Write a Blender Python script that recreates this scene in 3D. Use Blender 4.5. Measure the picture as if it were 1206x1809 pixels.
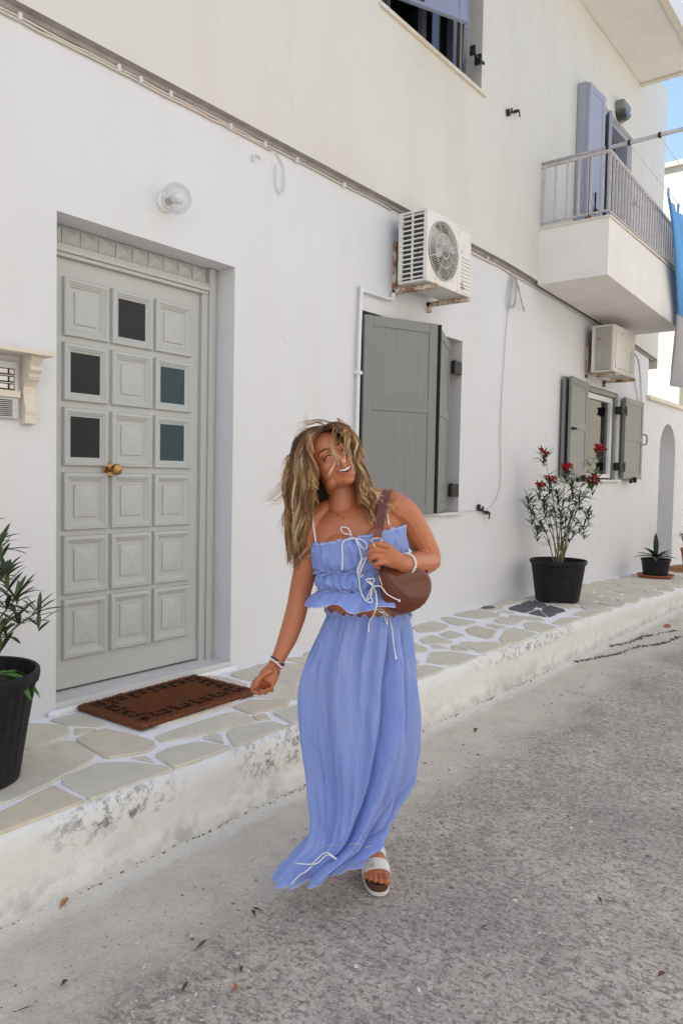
import bpy, bmesh, math, random
import numpy as np
from mathutils import Vector, Matrix
from mathutils.bvhtree import BVHTree
from mathutils.geometry import tessellate_polygon
R = math.radians
random.seed(7); rng = np.random.default_rng(7)
for o in list(bpy.data.objects): bpy.data.objects.remove(o)
scene = bpy.context.scene
col = scene.collection

# ------------------------------------------------------------------ camera
YAW, PIT, ROL, FPX = R(37.972), R(2.559), R(1.0697), 1335.0
CAM = Vector((0, -3.25, 1.445))
Fw = Vector((math.cos(YAW)*math.cos(PIT), math.sin(YAW)*math.cos(PIT), -math.sin(PIT)))
r0 = Fw.cross(Vector((0, 0, 1))).normalized(); u0 = r0.cross(Fw)
Rt = math.cos(ROL)*r0 + math.sin(ROL)*u0
Up = -math.sin(ROL)*r0 + math.cos(ROL)*u0
cd = bpy.data.cameras.new('camera'); cam = bpy.data.objects.new('camera', cd); col.objects.link(cam)
cam.matrix_world = Matrix(((Rt.x, Up.x, -Fw.x, CAM.x), (Rt.y, Up.y, -Fw.y, CAM.y), (Rt.z, Up.z, -Fw.z, CAM.z), (0, 0, 0, 1)))
cd.sensor_fit = 'VERTICAL'; cd.sensor_height = 36; cd.lens = FPX/1809*36; cd.clip_end = 600; cd.clip_start = .05
scene.camera = cam

# ------------------------------------------------------------------ light
SUN_AZ = Vector((-.62, .78, 0)).normalized(); SUN_EL = R(52)
w = bpy.data.worlds.new('World'); scene.world = w; w.use_nodes = True
nt = w.node_tree; sky = nt.nodes.new('ShaderNodeTexSky'); sky.sky_type = 'NISHITA'; sky.sun_disc = False
sky.sun_elevation = SUN_EL; sky.sun_rotation = math.atan2(SUN_AZ.x, SUN_AZ.y)
sky.dust_density = 0.3; sky.air_density = 1.0; sky.ozone_density = 1.0
bg = nt.nodes['Background']; bg.inputs['Strength'].default_value = .10
hs_ = nt.nodes.new('ShaderNodeHueSaturation'); hs_.inputs['Saturation'].default_value = 1.12; 
gm_ = nt.nodes.new('ShaderNodeGamma'); gm_.inputs[1].default_value = .55; nt.links.new(sky.outputs[0], gm_.inputs[0]); nt.links.new(gm_.outputs[0], hs_.inputs['Color'])
mu_ = nt.nodes.new('ShaderNodeMix'); mu_.data_type = 'RGBA'; mu_.blend_type = 'MULTIPLY'; mu_.inputs[0].default_value = 1; mu_.inputs[7].default_value = (1.43, 1.56, 1.79, 1)
nt.links.new(hs_.outputs[0], mu_.inputs[6]); nt.links.new(mu_.outputs[2], bg.inputs[0])
sl = bpy.data.lights.new('sun', 'SUN'); sl.energy = 5.0; sl.angle = R(.5); sl.color = (1, .95, .86)
so = bpy.data.objects.new('sun', sl); col.objects.link(so)
sd = (SUN_AZ*math.cos(SUN_EL) + Vector((0, 0, math.sin(SUN_EL))))
so.rotation_euler = sd.to_track_quat('Z', 'Y').to_euler(); so.location = (0, 10, 20)
vs = scene.view_settings; vs.view_transform = 'Standard'; vs.look = 'None'; vs.gamma = 1; vs.use_curve_mapping = False
vs.exposure = 1.65

# ------------------------------------------------------------------ helpers
def tag(o, label=None, cat=None, group=None, kind=None):
    if label: o['label'] = label
    if cat: o['category'] = cat
    if group: o['group'] = group
    if kind: o['kind'] = kind
    return o
def empty(name, loc, label, cat, group=None):
    o = bpy.data.objects.new(name, None); col.objects.link(o); o.location = loc
    o.empty_display_size = .1
    return tag(o, label, cat, group)
def root_loc(p):
    v = Vector((0, 0, 0))
    while p is not None:
        v += Vector(p.location); p = p.parent
    return v
class MB:
    """collects shapes in world coordinates; build() links them as one mesh object under a parent"""
    def __init__(s): s.v = []; s.f = []; s.c = []; s.m = []; s.mi = 0
    def add(s, vs_, fs, c=None):
        n = len(s.v); s.v += [tuple(p) for p in vs_]
        s.f += [tuple(i+n for i in f) for f in fs]; s.m += [s.mi]*len(fs)
        s.c += [c if c else (1, 1, 1)]*len(vs_); return s
    def box(s, x0, x1, y0, y1, z0, z1, bev=0, c=None, M=None):
        if bev <= 0:
            P = [(x, y, z) for z in (z0, z1) for y in (y0, y1) for x in (x0, x1)]
            F = [(0, 2, 3, 1), (4, 5, 7, 6), (0, 1, 5, 4), (2, 6, 7, 3), (0, 4, 6, 2), (1, 3, 7, 5)]
        else:
            b = bmesh.new(); bmesh.ops.create_cube(b, size=1)
            for q in b.verts:
                q.co = Vector(((x0+x1)/2+q.co.x*(x1-x0), (y0+y1)/2+q.co.y*(y1-y0), (z0+z1)/2+q.co.z*(z1-z0)))
            bev = min(bev, .45*min(abs(x1-x0), abs(y1-y0), abs(z1-z0)))
            bmesh.ops.bevel(b, geom=b.edges[:], offset=bev, segments=2, affect='EDGES', profile=.5)
            b.verts.index_update(); P = [q.co.copy() for q in b.verts]; F = [[q.index for q in f.verts] for f in b.faces]; b.free()
        if M: P = [M @ Vector(p) for p in P]
        return s.add(P, F, c)
    def loft(s, rings, close=True, cap0=True, cap1=True, c=None):
        n = len(rings[0]); P = [p for r in rings for p in r]; F = []
        for i in range(len(rings)-1):
            for j in range(n if close else n-1):
                k = (j+1) % n
                F.append((i*n+j, i*n+k, (i+1)*n+k, (i+1)*n+j))
        if cap0 and close: F.append(tuple(reversed(range(n))))
        if cap1 and close: F.append(tuple(range((len(rings)-1)*n, len(rings)*n)))
        return s.add(P, F, c)
    def tube(s, pts, r, n=8, c=None, cap=True):
        pts = [Vector(p) for p in pts]; rings = []; N = None
        for i, p in enumerate(pts):
            t = (pts[min(i+1, len(pts)-1)]-pts[max(i-1, 0)])
            t = t.normalized() if t.length > 1e-9 else Vector((0, 0, 1))
            if N is None:
                N = t.cross(Vector((0, 0, 1)) if abs(t.z) < .9 else Vector((1, 0, 0))).normalized()
            else:
                N = N-t*N.dot(t)
                N = N.normalized() if N.length > 1e-6 else t.orthogonal().normalized()
            B = t.cross(N); rr = r[i] if hasattr(r, '__len__') else r
            rings.append([p+N*rr*math.cos(2*math.pi*k/n)+B*rr*math.sin(2*math.pi*k/n) for k in range(n)])
        return s.loft(rings, cap0=cap, cap1=cap, c=c)
    def ribbon(s, pts, wd, side, th, c=None):
        rings = []; pts = [Vector(p) for p in pts]
        for i, p in enumerate(pts):
            t = (pts[min(i+1, len(pts)-1)]-pts[max(i-1, 0)]).normalized()
            sd_ = Vector(side[i] if isinstance(side, list) else side); sd_ = (sd_-t*sd_.dot(t)).normalized(); nn = t.cross(sd_)
            a, b = sd_*wd/2, nn*th/2
            rings.append([p-a-b, p+a-b, p+a+b, p-a+b])
        return s.loft(rings, c=c)
    def lathe(s, c0, prof, n=32, c=None, axis=None, close_ends=True):
        c0 = Vector(c0)
        if axis is None: X, Y, Z = Vector((1, 0, 0)), Vector((0, 1, 0)), Vector((0, 0, 1))
        else:
            Z = Vector(axis).normalized(); X = Z.orthogonal().normalized(); Y = Z.cross(X)
        rings = [[c0+X*r*math.cos(2*math.pi*k/n)+Y*r*math.sin(2*math.pi*k/n)+Z*z for k in range(n)] for r, z in prof]
        return s.loft(rings, cap0=close_ends, cap1=close_ends, c=c)
    def prism(s, poly, z0, z1, inset=0, c=None, uneven=0):
        n = len(poly); cx_ = sum(p[0] for p in poly)/n; cy_ = sum(p[1] for p in poly)/n
        def ins(p, d):
            v = Vector((cx_-p[0], cy_-p[1])); L = v.length or 1; return (p[0]+v.x/L*d, p[1]+v.y/L*d)
        rings = [[(p[0], p[1], z0) for p in poly], [(p[0], p[1], z1-inset) for p in poly]]
        if inset: rings.append([(*ins(p, inset), z1) for p in poly])
        return s.loft(rings, c=c)
    def rect_rings(s, cx_, cz_, hw, hh, y, prof, apex=None):
        """concentric rectangle mouldings on an xz face, prof = (inset, height towards -y)"""
        rings = []
        for i, h in prof:
            a, b = hw-i, hh-i
            rings.append([(cx_-a, y-h, cz_-b), (cx_+a, y-h, cz_-b), (cx_+a, y-h, cz_+b), (cx_-a, y-h, cz_+b)])
        s.loft(rings, cap0=False, cap1=apex is None and False)
        if apex is not None:
            i, h = prof[-1]; a, b = hw-i, hh-i; rd = max(b-a, 0)*.8
            P = rings[-1]+[(cx_, y-apex, cz_-rd), (cx_, y-apex, cz_+rd)]
            s.add(P, [(0, 1, 4), (1, 2, 5, 4), (2, 3, 5), (3, 0, 4, 5)])
        return s
    def build(s, name, mat, parent=None, smooth=False, label=None, cat=None, group=None, kind=None, colname=False, mods=None):
        off = root_loc(parent)
        me = bpy.data.meshes.new(name)
        me.from_pydata([(p[0]-off.x, p[1]-off.y, p[2]-off.z) for p in s.v], [], s.f)
        for m_ in (mat if isinstance(mat, (list, tuple)) else [mat]): me.materials.append(m_)
        if isinstance(mat, (list, tuple)): me.polygons.foreach_set('material_index', s.m)
        if colname:
            a = me.color_attributes.new('Col', 'FLOAT_COLOR', 'POINT')
            a.data.foreach_set('color', np.array([(*c, 1) for c in s.c], dtype=np.float32).ravel())
        if smooth:
            me.polygons.foreach_set('use_smooth', [True]*len(me.polygons))
        me.validate(); me.update()
        b = bmesh.new(); b.from_mesh(me); bmesh.ops.recalc_face_normals(b, faces=b.faces[:]); b.to_mesh(me); b.free()
        o = bpy.data.objects.new(name, me); col.objects.link(o); o.parent = parent
        if smooth == 'auto':
            for p in me.polygons: p.use_smooth = True
            me.set_sharp_from_angle(angle=R(38))
        return tag(o, label, cat, group, kind)
def smooth_pts(P, k=6):
    P = [Vector(p) for p in P]; out = []
    for i in range(len(P)-1):
        a, b, c_, d = P[max(i-1, 0)], P[i], P[i+1], P[min(i+2, len(P)-1)]
        for j in range(k):
            t = j/k
            out.append(.5*((2*b)+(c_-a)*t+(2*a-5*b+4*c_-d)*t*t+(3*b-a-3*c_+d)*t**3))
    out.append(P[-1]); return out

# ------------------------------------------------------------------ materials
def mat(name, base, rough=.8, noise=0, nscale=8, col2=None, bump=0, bscale=60, metal=0, spec=.4, detail=6, build=None, objvar=0, coat=0, coords='Object', **kw):
    m = bpy.data.materials.new(name); m.use_nodes = True; N = m.node_tree.nodes; L = m.node_tree.links
    b = N['Principled BSDF']; b.inputs['Roughness'].default_value = rough; b.inputs['Metallic'].default_value = metal
    b.inputs['Specular IOR Level'].default_value = spec; b.inputs['Coat Weight'].default_value = coat
    tc = N.new('ShaderNodeNewGeometry'); vec = tc.outputs['Position']
    if coords == 'Object': vec = N.new('ShaderNodeTexCoord').outputs['Object']
    rgb = N.new('ShaderNodeRGB'); rgb.outputs[0].default_value = (*base, 1); c = rgb.outputs[0]
    def noise_(sc, det=6, ro=.6):
        n = N.new('ShaderNodeTexNoise'); n.inputs['Scale'].default_value = sc; n.inputs['Detail'].default_value = det
        n.inputs['Roughness'].default_value = ro; L.new(vec, n.inputs['Vector']); return n.outputs['Fac']
    def ramp(src, a, b_, c0=0., c1=1.):
        r = N.new('ShaderNodeMapRange'); r.inputs['From Min'].default_value = a; r.inputs['From Max'].default_value = b_
        r.inputs['To Min'].default_value = c0; r.inputs['To Max'].default_value = c1; L.new(src, r.inputs['Value']); return r.outputs[0]
    def mix(fac, a, b_, mode='MIX'):
        x = N.new('ShaderNodeMix'); x.data_type = 'RGBA'; x.blend_type = mode
        if isinstance(fac, (int, float)): x.inputs[0].default_value = fac
        else: L.new(fac, x.inputs[0])
        for s_, i in ((a, 6), (b_, 7)):
            if isinstance(s_, tuple): x.inputs[i].default_value = (*s_, 1)
            else: L.new(s_, x.inputs[i])
        return x.outputs[2]
    def math_(op, a, b_=0.):
        x = N.new('ShaderNodeMath'); x.operation = op
        for s_, i in ((a, 0), (b_, 1)):
            if isinstance(s_, (int, float)): x.inputs[i].default_value = s_
            else: L.new(s_, x.inputs[i])
        return x.outputs[0]
    if noise: c = mix(ramp(noise_(nscale, detail), .35, .68, 0, noise), c, col2 or tuple(v*.6 for v in base))
    h = None
    ctx = dict(N=N, L=L, noise=noise_, ramp=ramp, mix=mix, math=math_, vec=vec, bsdf=b, mat=m)
    if build:
        r = build(ctx, c); c = r[0]; h = r[1] if len(r) > 1 else None
    if objvar:
        oi = N.new('ShaderNodeObjectInfo'); c = mix(1.0, c, N_gray(N, L, ramp(oi.outputs['Random'], 0, 1, 1-objvar, 1+objvar)), 'MULTIPLY')
    L.new(c, b.inputs['Base Color'])
    if bump:
        bp = N.new('ShaderNodeBump'); bp.inputs['Strength'].default_value = bump; bp.inputs['Distance'].default_value = kw.get('bdist', .004)
        hh = noise_(bscale, 8, .65)
        if h is not None: hh = math_('ADD', hh, h)
        L.new(hh, bp.inputs['Height']); L.new(bp.outputs[0], b.inputs['Normal'])
    return m
def N_gray(N, L, v):
    x = N.new('ShaderNodeCombineColor'); [L.new(v, x.inputs[i]) for i in range(3)]; return x.outputs[0]
def vcol_mat(name, rough=.8, **kw):
    def bd(k, c):
        a = k['N'].new('ShaderNodeVertexColor'); a.layer_name = 'Col'; return (a.outputs[0],)
    return mat(name, (1, 1, 1), rough, build=bd, **kw)

def plaster_build(stain, sx, amount=.5):
    def bd(k, c):
        # faint patches of newer paint, and vertical weather streaks
        v = k['N'].new('ShaderNodeMapping'); k['L'].new(k['vec'], v.inputs['Vector']); v.inputs['Scale'].default_value = (sx, sx, .35)
        n = k['N'].new('ShaderNodeTexNoise'); n.inputs['Scale'].default_value = 1.6; n.inputs['Detail'].default_value = 7; k['L'].new(v.outputs[0], n.inputs['Vector'])
        c = k['mix'](k['ramp'](n.outputs['Fac'], .48, .75, 0, amount), c, stain)
        c = k['mix'](k['ramp'](k['noise'](1.1, 5), .5, .75, 0, .35), c, tuple(x*.93 for x in stain))
        c = k['mix'](k['ramp'](k['noise'](38, 4, .7), .70, .80, 0, .22), c, (.45, .42, .38))
        wv = k['N'].new('ShaderNodeVectorMath'); wv.operation = 'MULTIPLY_ADD'; nn = k['N'].new('ShaderNodeTexNoise'); nn.inputs['Scale'].default_value = 2.2; nn.inputs['Detail'].default_value = 6; k['L'].new(k['vec'], nn.inputs['Vector'])
        k['L'].new(nn.outputs['Color'], wv.inputs[0]); wv.inputs[1].default_value = (.9, .9, .9); k['L'].new(k['vec'], wv.inputs[2])
        vo = k['N'].new('ShaderNodeTexVoronoi'); vo.feature = 'DISTANCE_TO_EDGE'; vo.inputs['Scale'].default_value = .55; k['L'].new(wv.outputs[0], vo.inputs['Vector'])
        ck = k['math']('MULTIPLY', k['ramp'](vo.outputs['Distance'], .0, .0045, 1, 0), k['ramp'](k['noise'](.8, 2), .52, .60, 0, .2))
        c = k['mix'](ck, c, (.42, .39, .35))
        big = k['noise'](2.6, 4, .5); tro = k['N'].new('ShaderNodeTexNoise'); mp = k['N'].new('ShaderNodeMapping'); mp.inputs['Rotation'].default_value = (0, .5, 0); mp.inputs['Scale'].default_value = (1, 1, 3.5)
        k['L'].new(k['vec'], mp.inputs[0]); k['L'].new(mp.outputs[0], tro.inputs['Vector']); tro.inputs['Scale'].default_value = 5; tro.inputs['Detail'].default_value = 5
        return c, k['math']('ADD', k['math']('MULTIPLY', big, 6.0), k['math']('MULTIPLY', tro.outputs['Fac'], 1.0))
    return bd
M = {}
M['wall'] = mat('white_plaster', (.70, .70, .715), .9, bump=.35, bscale=55, build=plaster_build((.675, .66, .635), 3.0, .5), coords='World', bdist=.004)
M['wall_up'] = mat('cream_plaster', (.675, .645, .58), .9, bump=.35, bscale=45, build=plaster_build((.62, .57, .475), 1.6, .6), coords='World', bdist=.004)
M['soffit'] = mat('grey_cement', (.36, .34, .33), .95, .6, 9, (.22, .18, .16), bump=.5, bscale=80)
M['under'] = mat('balcony_white', (.80, .77, .72), .9, .3, 3, (.62, .57, .5), bump=.2, coords='World')
M['sunwall'] = mat('far_white_plaster', (.47, .44, .375), .9, .2, 1.2, (.43, .40, .33), bump=.2, coords='World')
def doorb(k, c):
    c = k['mix'](k['ramp'](k['noise'](90, 5, .7), .66, .74, 0, .35), c, (.60, .60, .56))
    v = k['N'].new('ShaderNodeMapping'); k['L'].new(k['vec'], v.inputs['Vector']); v.inputs['Scale'].default_value = (60, 60, 3)
    n = k['N'].new('ShaderNodeTexNoise'); n.inputs['Scale'].default_value = 3; k['L'].new(v.outputs[0], n.inputs['Vector'])
    return c, k['math']('MULTIPLY', n.outputs['Fac'], .8)
M['door'] = mat('pale_grey_door_paint', (.47, .48, .46), .45, .22, 4, (.42, .43, .405), bump=.12, bscale=120, build=doorb, coords='World')
M['doorglass_dark'] = mat('dark_door_glass', (.018, .018, .022), .18, bump=.15, bscale=200, spec=.22)
M['doorglass_teal'] = mat('teal_door_glass', (.028, .058, .066), .22, .4, 12, (.02, .05, .055), bump=.15, bscale=200, spec=.25)
M['brass'] = mat('aged_brass', (.45, .27, .10), .3, .5, 30, (.22, .12, .05), metal=1)
M['marble'] = mat('white_marble', (.66, .65, .62), .4, .4, 4, (.5, .49, .47), bump=.1)
M['cream_marble'] = mat('cream_marble', (.72, .66, .56), .5, .4, 12, (.55, .46, .34), bump=.15)
M['alu'] = mat('grey_aluminium', (.50, .50, .50), .4, .15, 20, metal=.4)
M['black'] = mat('black_paint', (.012, .012, .013), .5, .4, 30, (.04, .035, .03), bump=.1)
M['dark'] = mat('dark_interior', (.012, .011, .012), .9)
M['shut'] = mat('grey_shutter_paint', (.215, .218, .21), .42, .25, 3, (.18, .185, .175), bump=.08, bscale=90, coords='World')
M['shut_blue'] = mat('blue_grey_shutter_paint', (.245, .27, .36), .42, .25, 3, (.2, .225, .31), bump=.08, coords='World')
M['shut_lav'] = mat('lilac_grey_shutter_paint', (.36, .37, .43), .5, .3, 6, (.29, .29, .34), bump=.08, coords='World')
M['pvc'] = mat('white_pvc', (.75, .75, .74), .35, .1, 10)
def acb(k, c):
    c = k['mix'](k['ramp'](k['noise'](9, 6, .7), .60, .66, 0, .8), c, (.34, .15, .05))
    c = k['mix'](k['ramp'](k['noise'](3, 5, .7), .45, .7, 0, .45), c, (.62, .54, .40)); return (c,)
M['ac'] = mat('weathered_ac_paint', (.74, .72, .67), .45, build=acb, bump=.1, coords='World')
def rustb(k, c):
    return (k['mix'](k['ramp'](k['noise'](14, 6, .75), .42, .56, 0, 1), c, (.27, .12, .045)),)
M['bracket'] = mat('rusty_cream_bracket', (.66, .60, .50), .6, build=rustb, bump=.2, coords='World')
M['rust'] = mat('rusty_iron', (.22, .08, .05), .8, .5, 40, (.1, .045, .03), bump=.3)
M['coil'] = mat('dark_fins', (.09, .09, .09), .6)
M['lampgrey'] = mat('grey_cast_metal', (.22, .22, .21), .5)
M['cable'] = mat('cream_cable_sheath', (.62, .56, .50), .6, .3, 8, (.5, .43, .37))
M['white_cable'] = mat('white_cable_sheath', (.66, .65, .64), .6)
M['rail'] = mat('weathered_white_rail', (.56, .54, .54), .5, .6, 22, (.36, .30, .27), bump=.15, coords='World')
M['mortar'] = mat('white_mortar', (.88, .86, .87), .9, .45, 7, (.72, .70, .68), bump=.6, bscale=50, coords='World')
def stoneb(k, c):
    oi = k['N'].new('ShaderNodeObjectInfo')
    c = k['mix'](k['ramp'](oi.outputs['Random'], 0, 1, 0, 1), c, (0.630, 0.578, 0.488)); oj = k['math']('FRACT', k['math']('MULTIPLY', oi.outputs['Random'], 7.3)); c = k['mix'](k['ramp'](oj, .6, 1, 0, .8), c, (0.630, 0.517, 0.372))
    c = k['mix'](k['ramp'](k['noise'](13, 7, .75), .45, .62, 0, .45), c, (0.467, 0.432, 0.361))
    c = k['mix'](k['ramp'](k['noise'](5, 8, .65), .38, .66, 0, .6), c, (0.554, 0.517, 0.418))
    c = k['mix'](k['ramp'](k['noise'](26, 6, .7), .58, .75, 0, .5), c, (0.781, 0.726, 0.604))
    c = k['mix'](k['ramp'](k['noise'](150, 3, .7), .66, .74, 0, .5), c, (0.314, 0.296, 0.256)); return (c, k['noise'](9, 6))
M['stone'] = mat('grey_green_flagstone', (0.717, 0.647, 0.511), .75, build=stoneb, bump=.45, bscale=60, coords='World')
M['slate'] = mat('dark_slate', (.085, .088, .09), .7, .6, 30, (.2, .2, .2), bump=.5, bscale=60, coords='World')
def kerbb(k, c):
    P = k['N'].new('ShaderNodeSeparateXYZ'); k['L'].new(k['vec'], P.inputs[0])
    def bell(ax, c0, wd): # soft window of real tyre scuffs along the kerb
        d = k['math']('ABSOLUTE', k['math']('SUBTRACT', P.outputs[ax], c0)); return k['ramp'](d, wd*.35, wd, 1, 0)
    sc = k['ramp'](k['noise'](22, 9, .78), .49, .60, 0, 1)
    s1 = k['math']('MULTIPLY', bell(0, 1.62, .34), bell(2, .235, .09)); s2 = k['math']('MULTIPLY', bell(0, 2.48, .36), bell(2, .22, .13))
    s3 = k['math']('MULTIPLY', bell(0, 5.2, 1.1), bell(2, .25, .06))
    mk = k['math']('MULTIPLY', sc, k['math']('MAXIMUM', k['math']('MAXIMUM', s1, s2), s3))
    c = k['mix'](k['ramp'](k['noise'](3.0, 6, .6), .45, .7, 0, .55), c, (.66, .64, .58))
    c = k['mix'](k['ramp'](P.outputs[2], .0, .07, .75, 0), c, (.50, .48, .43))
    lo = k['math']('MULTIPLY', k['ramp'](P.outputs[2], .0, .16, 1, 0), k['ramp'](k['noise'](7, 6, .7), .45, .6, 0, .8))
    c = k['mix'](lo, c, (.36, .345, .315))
    c = k['mix'](k['ramp'](k['noise'](30, 5, .8), .66, .70, 0, .7), c, (.30, .28, .25))
    c = k['mix'](k['math']('MULTIPLY', mk, .85), c, (.115, .112, .11))
    return c, k['noise'](8, 6)
M['kerb'] = mat('old_whitewash', (.76, .755, .73), .92, build=kerbb, bump=.7, bscale=40, coords='World', bdist=.006)
def roadb(k, c):
    P = k['N'].new('ShaderNodeSeparateXYZ'); k['L'].new(k['vec'], P.inputs[0])
    def vor(sc, feat='F1', out='Distance', rand=1):
        v = k['N'].new('ShaderNodeTexVoronoi'); v.inputs['Scale'].default_value = sc; v.feature = feat
        v.inputs['Randomness'].default_value = rand
        mp = k['N'].new('ShaderNodeMapping'); mp.inputs['Scale'].default_value = (1, 1, .2); k['L'].new(warp, mp.inputs[0])
        k['L'].new(mp.outputs[0], v.inputs['Vector']); return v
    nw = k['N'].new('ShaderNodeTexNoise'); nw.inputs['Scale'].default_value = 30; nw.inputs['Detail'].default_value = 4; k['L'].new(k['vec'], nw.inputs['Vector'])
    ad = k['N'].new('ShaderNodeVectorMath'); ad.operation = 'MULTIPLY_ADD'; k['L'].new(nw.outputs['Color'], ad.inputs[0])
    ad.inputs[1].default_value = (.03, .03, .03); k['L'].new(k['vec'], ad.inputs[2]); warp = ad.outputs[0]
    # worn apron band beside the kerb, ragged boundary
    edge = k['math']('ADD', P.outputs[1], k['math']('MULTIPLY', k['noise'](1.3, 5), .7))
    apron = k['ramp'](edge, -1.28, -1.0, 0, 1)
    def stretched(sc, rot, sx, sy, det=5, ro=.7):
        mp = k['N'].new('ShaderNodeMapping'); mp.inputs['Rotation'].default_value = (0, 0, rot); mp.inputs['Scale'].default_value = (sx, sy, .3); k['L'].new(warp, mp.inputs[0])
        n = k['N'].new('ShaderNodeTexNoise'); n.inputs['Scale'].default_value = sc; n.inputs['Detail'].default_value = det; n.inputs['Roughness'].default_value = ro
        k['L'].new(mp.outputs[0], n.inputs['Vector']); return n.outputs['Fac']
    v1 = vor(62); v2 = vor(30)
    s1 = k['N'].new('ShaderNodeSeparateColor'); k['L'].new(v1.outputs['Color'], s1.inputs[0])
    s2 = k['N'].new('ShaderNodeSeparateColor'); k['L'].new(v2.outputs['Color'], s2.inputs[0])
    a = c
    a = k['mix'](k['ramp'](k['noise'](1.7, 8, .7), .38, .64, 0, .75), a, (0.353, 0.321, 0.290))
    a = k['mix'](k['ramp'](k['noise'](9, 8, .75), .42, .62, 0, .55), a, (0.301, 0.270, 0.246))
    a = k['mix'](k['ramp'](stretched(75, .5, 1, .45), .50, .60, 0, .8), a, (0.203, 0.181, 0.167))
    a = k['mix'](k['ramp'](stretched(95, 2.2, .5, 1), .54, .62, 0, .7), a, (0.170, 0.152, 0.142))
    a = k['mix'](k['ramp'](stretched(60, 1.3, 1, .6), .58, .66, 0, .65), a, (0.706, 0.668, 0.617))
    a = k['mix'](k['ramp'](stretched(42, 2.8, .6, 1), .62, .67, 0, .7), a, (0.131, 0.116, 0.109))
    inside1 = k['ramp'](v1.outputs['Distance'], .28, .42, 1, 0); inside2 = k['ramp'](v2.outputs['Distance'], .22, .36, 1, 0)
    a = k['mix'](k['math']('MULTIPLY', k['ramp'](s1.outputs[0], .88, .90, 0, .55), inside1), a, (0.653, 0.630, 0.605))
    a = k['mix'](k['math']('MULTIPLY', k['ramp'](s2.outputs[0], .90, .91, 0, .55), inside2), a, (0.392, 0.405, 0.456))
    a = k['mix'](k['math']('MULTIPLY', k['ramp'](s2.outputs[1], .93, .94, 0, .6), inside2), a, (0.221, 0.193, 0.161))
    b_ = k['mix'](k['ramp'](k['noise'](5, 7, .7), .4, .66, 0, .7), (0.653, 0.591, 0.501), (0.523, 0.469, 0.394))
    b_ = k['mix'](k['ramp'](k['noise'](60, 5, .8), .60, .68, 0, .5), b_, (0.353, 0.314, 0.271))
    c = k['mix'](apron, a, b_)
    lim = k['math']('ADD', P.outputs[1], k['math']('MULTIPLY', k['noise'](6, 7, .7), .18))
    c = k['mix'](k['ramp'](lim, -1.01, -.97, 0, .45), c, (0.792, 0.779, 0.717))
    h = k['math']('ADD', k['math']('MULTIPLY', inside1, k['math']('MULTIPLY', s1.outputs[2], .8)), k['math']('MULTIPLY', k['noise'](45, 6, .75), 1.5))
    return c, h
M['road'] = mat('worn_concrete', (0.627, 0.566, 0.482), .9, build=roadb, bump=.9, bscale=140, coords='World', bdist=.006)
M['ground'] = mat('pale_ground', (.20, .185, .16), .95, .5, .6, (.14, .125, .11), coords='World')
M['pot'] = mat('black_plastic', (.010, .010, .012), .5, .5, 16, (.03, .028, .03), bump=.2, bscale=60, spec=.2)
M['soil'] = mat('dark_soil', (.035, .025, .018), 1, .6, 40, (.08, .06, .045), bump=1, bscale=60)
M['terra'] = mat('terracotta', (.42, .14, .07), .7, .3, 14, (.3, .1, .06), bump=.15)
M['leaf'] = vcol_mat('leaf_green', .45, bump=.1)
M['stem'] = mat('green_brown_stem', (.17, .17, .08), .7, .6, 30, (.10, .075, .04))
M['petal'] = mat('crimson_petal', (.27, .003, .010), .6, .4, 60, (.42, .008, .03), spec=.15)
M['coir'] = vcol_mat('coir', .95, bump=.6, bscale=200)
M['glass'] = mat('window_glass', (.05, .055, .055), .06, spec=.8)
def curt(k, c):
    v = k['N'].new('ShaderNodeMapping'); k['L'].new(k['vec'], v.inputs['Vector']); v.inputs['Scale'].default_value = (1, 1, .05)
    n = k['N'].new('ShaderNodeTexNoise'); n.inputs['Scale'].default_value = 26; k['L'].new(v.outputs[0], n.inputs['Vector'])
    return (k['mix'](k['ramp'](n.outputs['Fac'], .35, .65), c, (.26, .27, .26)),)
M['curtain'] = mat('curtain_cloth', (.5, .5, .48), .9, build=curt, coords='World')
def clear(name, tint, rough, fac, k=1.):
    m = bpy.data.materials.new(name); m.use_nodes = True; N = m.node_tree.nodes; L = m.node_tree.links
    o = N['Material Output']; N.remove(N['Principled BSDF'])
    t = N.new('ShaderNodeBsdfTransparent'); t.inputs[0].default_value = (*tint, 1)
    g = N.new('ShaderNodeBsdfGlossy'); g.inputs['Roughness'].default_value = rough
    fr = N.new('ShaderNodeFresnel'); fr.inputs[0].default_value = 1.45
    ma = N.new('ShaderNodeMath'); ma.operation = 'MULTIPLY_ADD'; ma.inputs[1].default_value = k; ma.inputs[2].default_value = fac; L.new(fr.outputs[0], ma.inputs[0])
    x = N.new('ShaderNodeMixShader'); L.new(ma.outputs[0], x.inputs[0]); L.new(t.outputs[0], x.inputs[1]); L.new(g.outputs[0], x.inputs[2]); L.new(x.outputs[0], o.inputs[0])
    return m
M['clear'] = clear('clear_lamp_glass', (.95, .95, .94), .12, .02, .3)
M['pane'] = clear('window_pane_glass', (.62, .65, .64), .03, .10)

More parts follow.
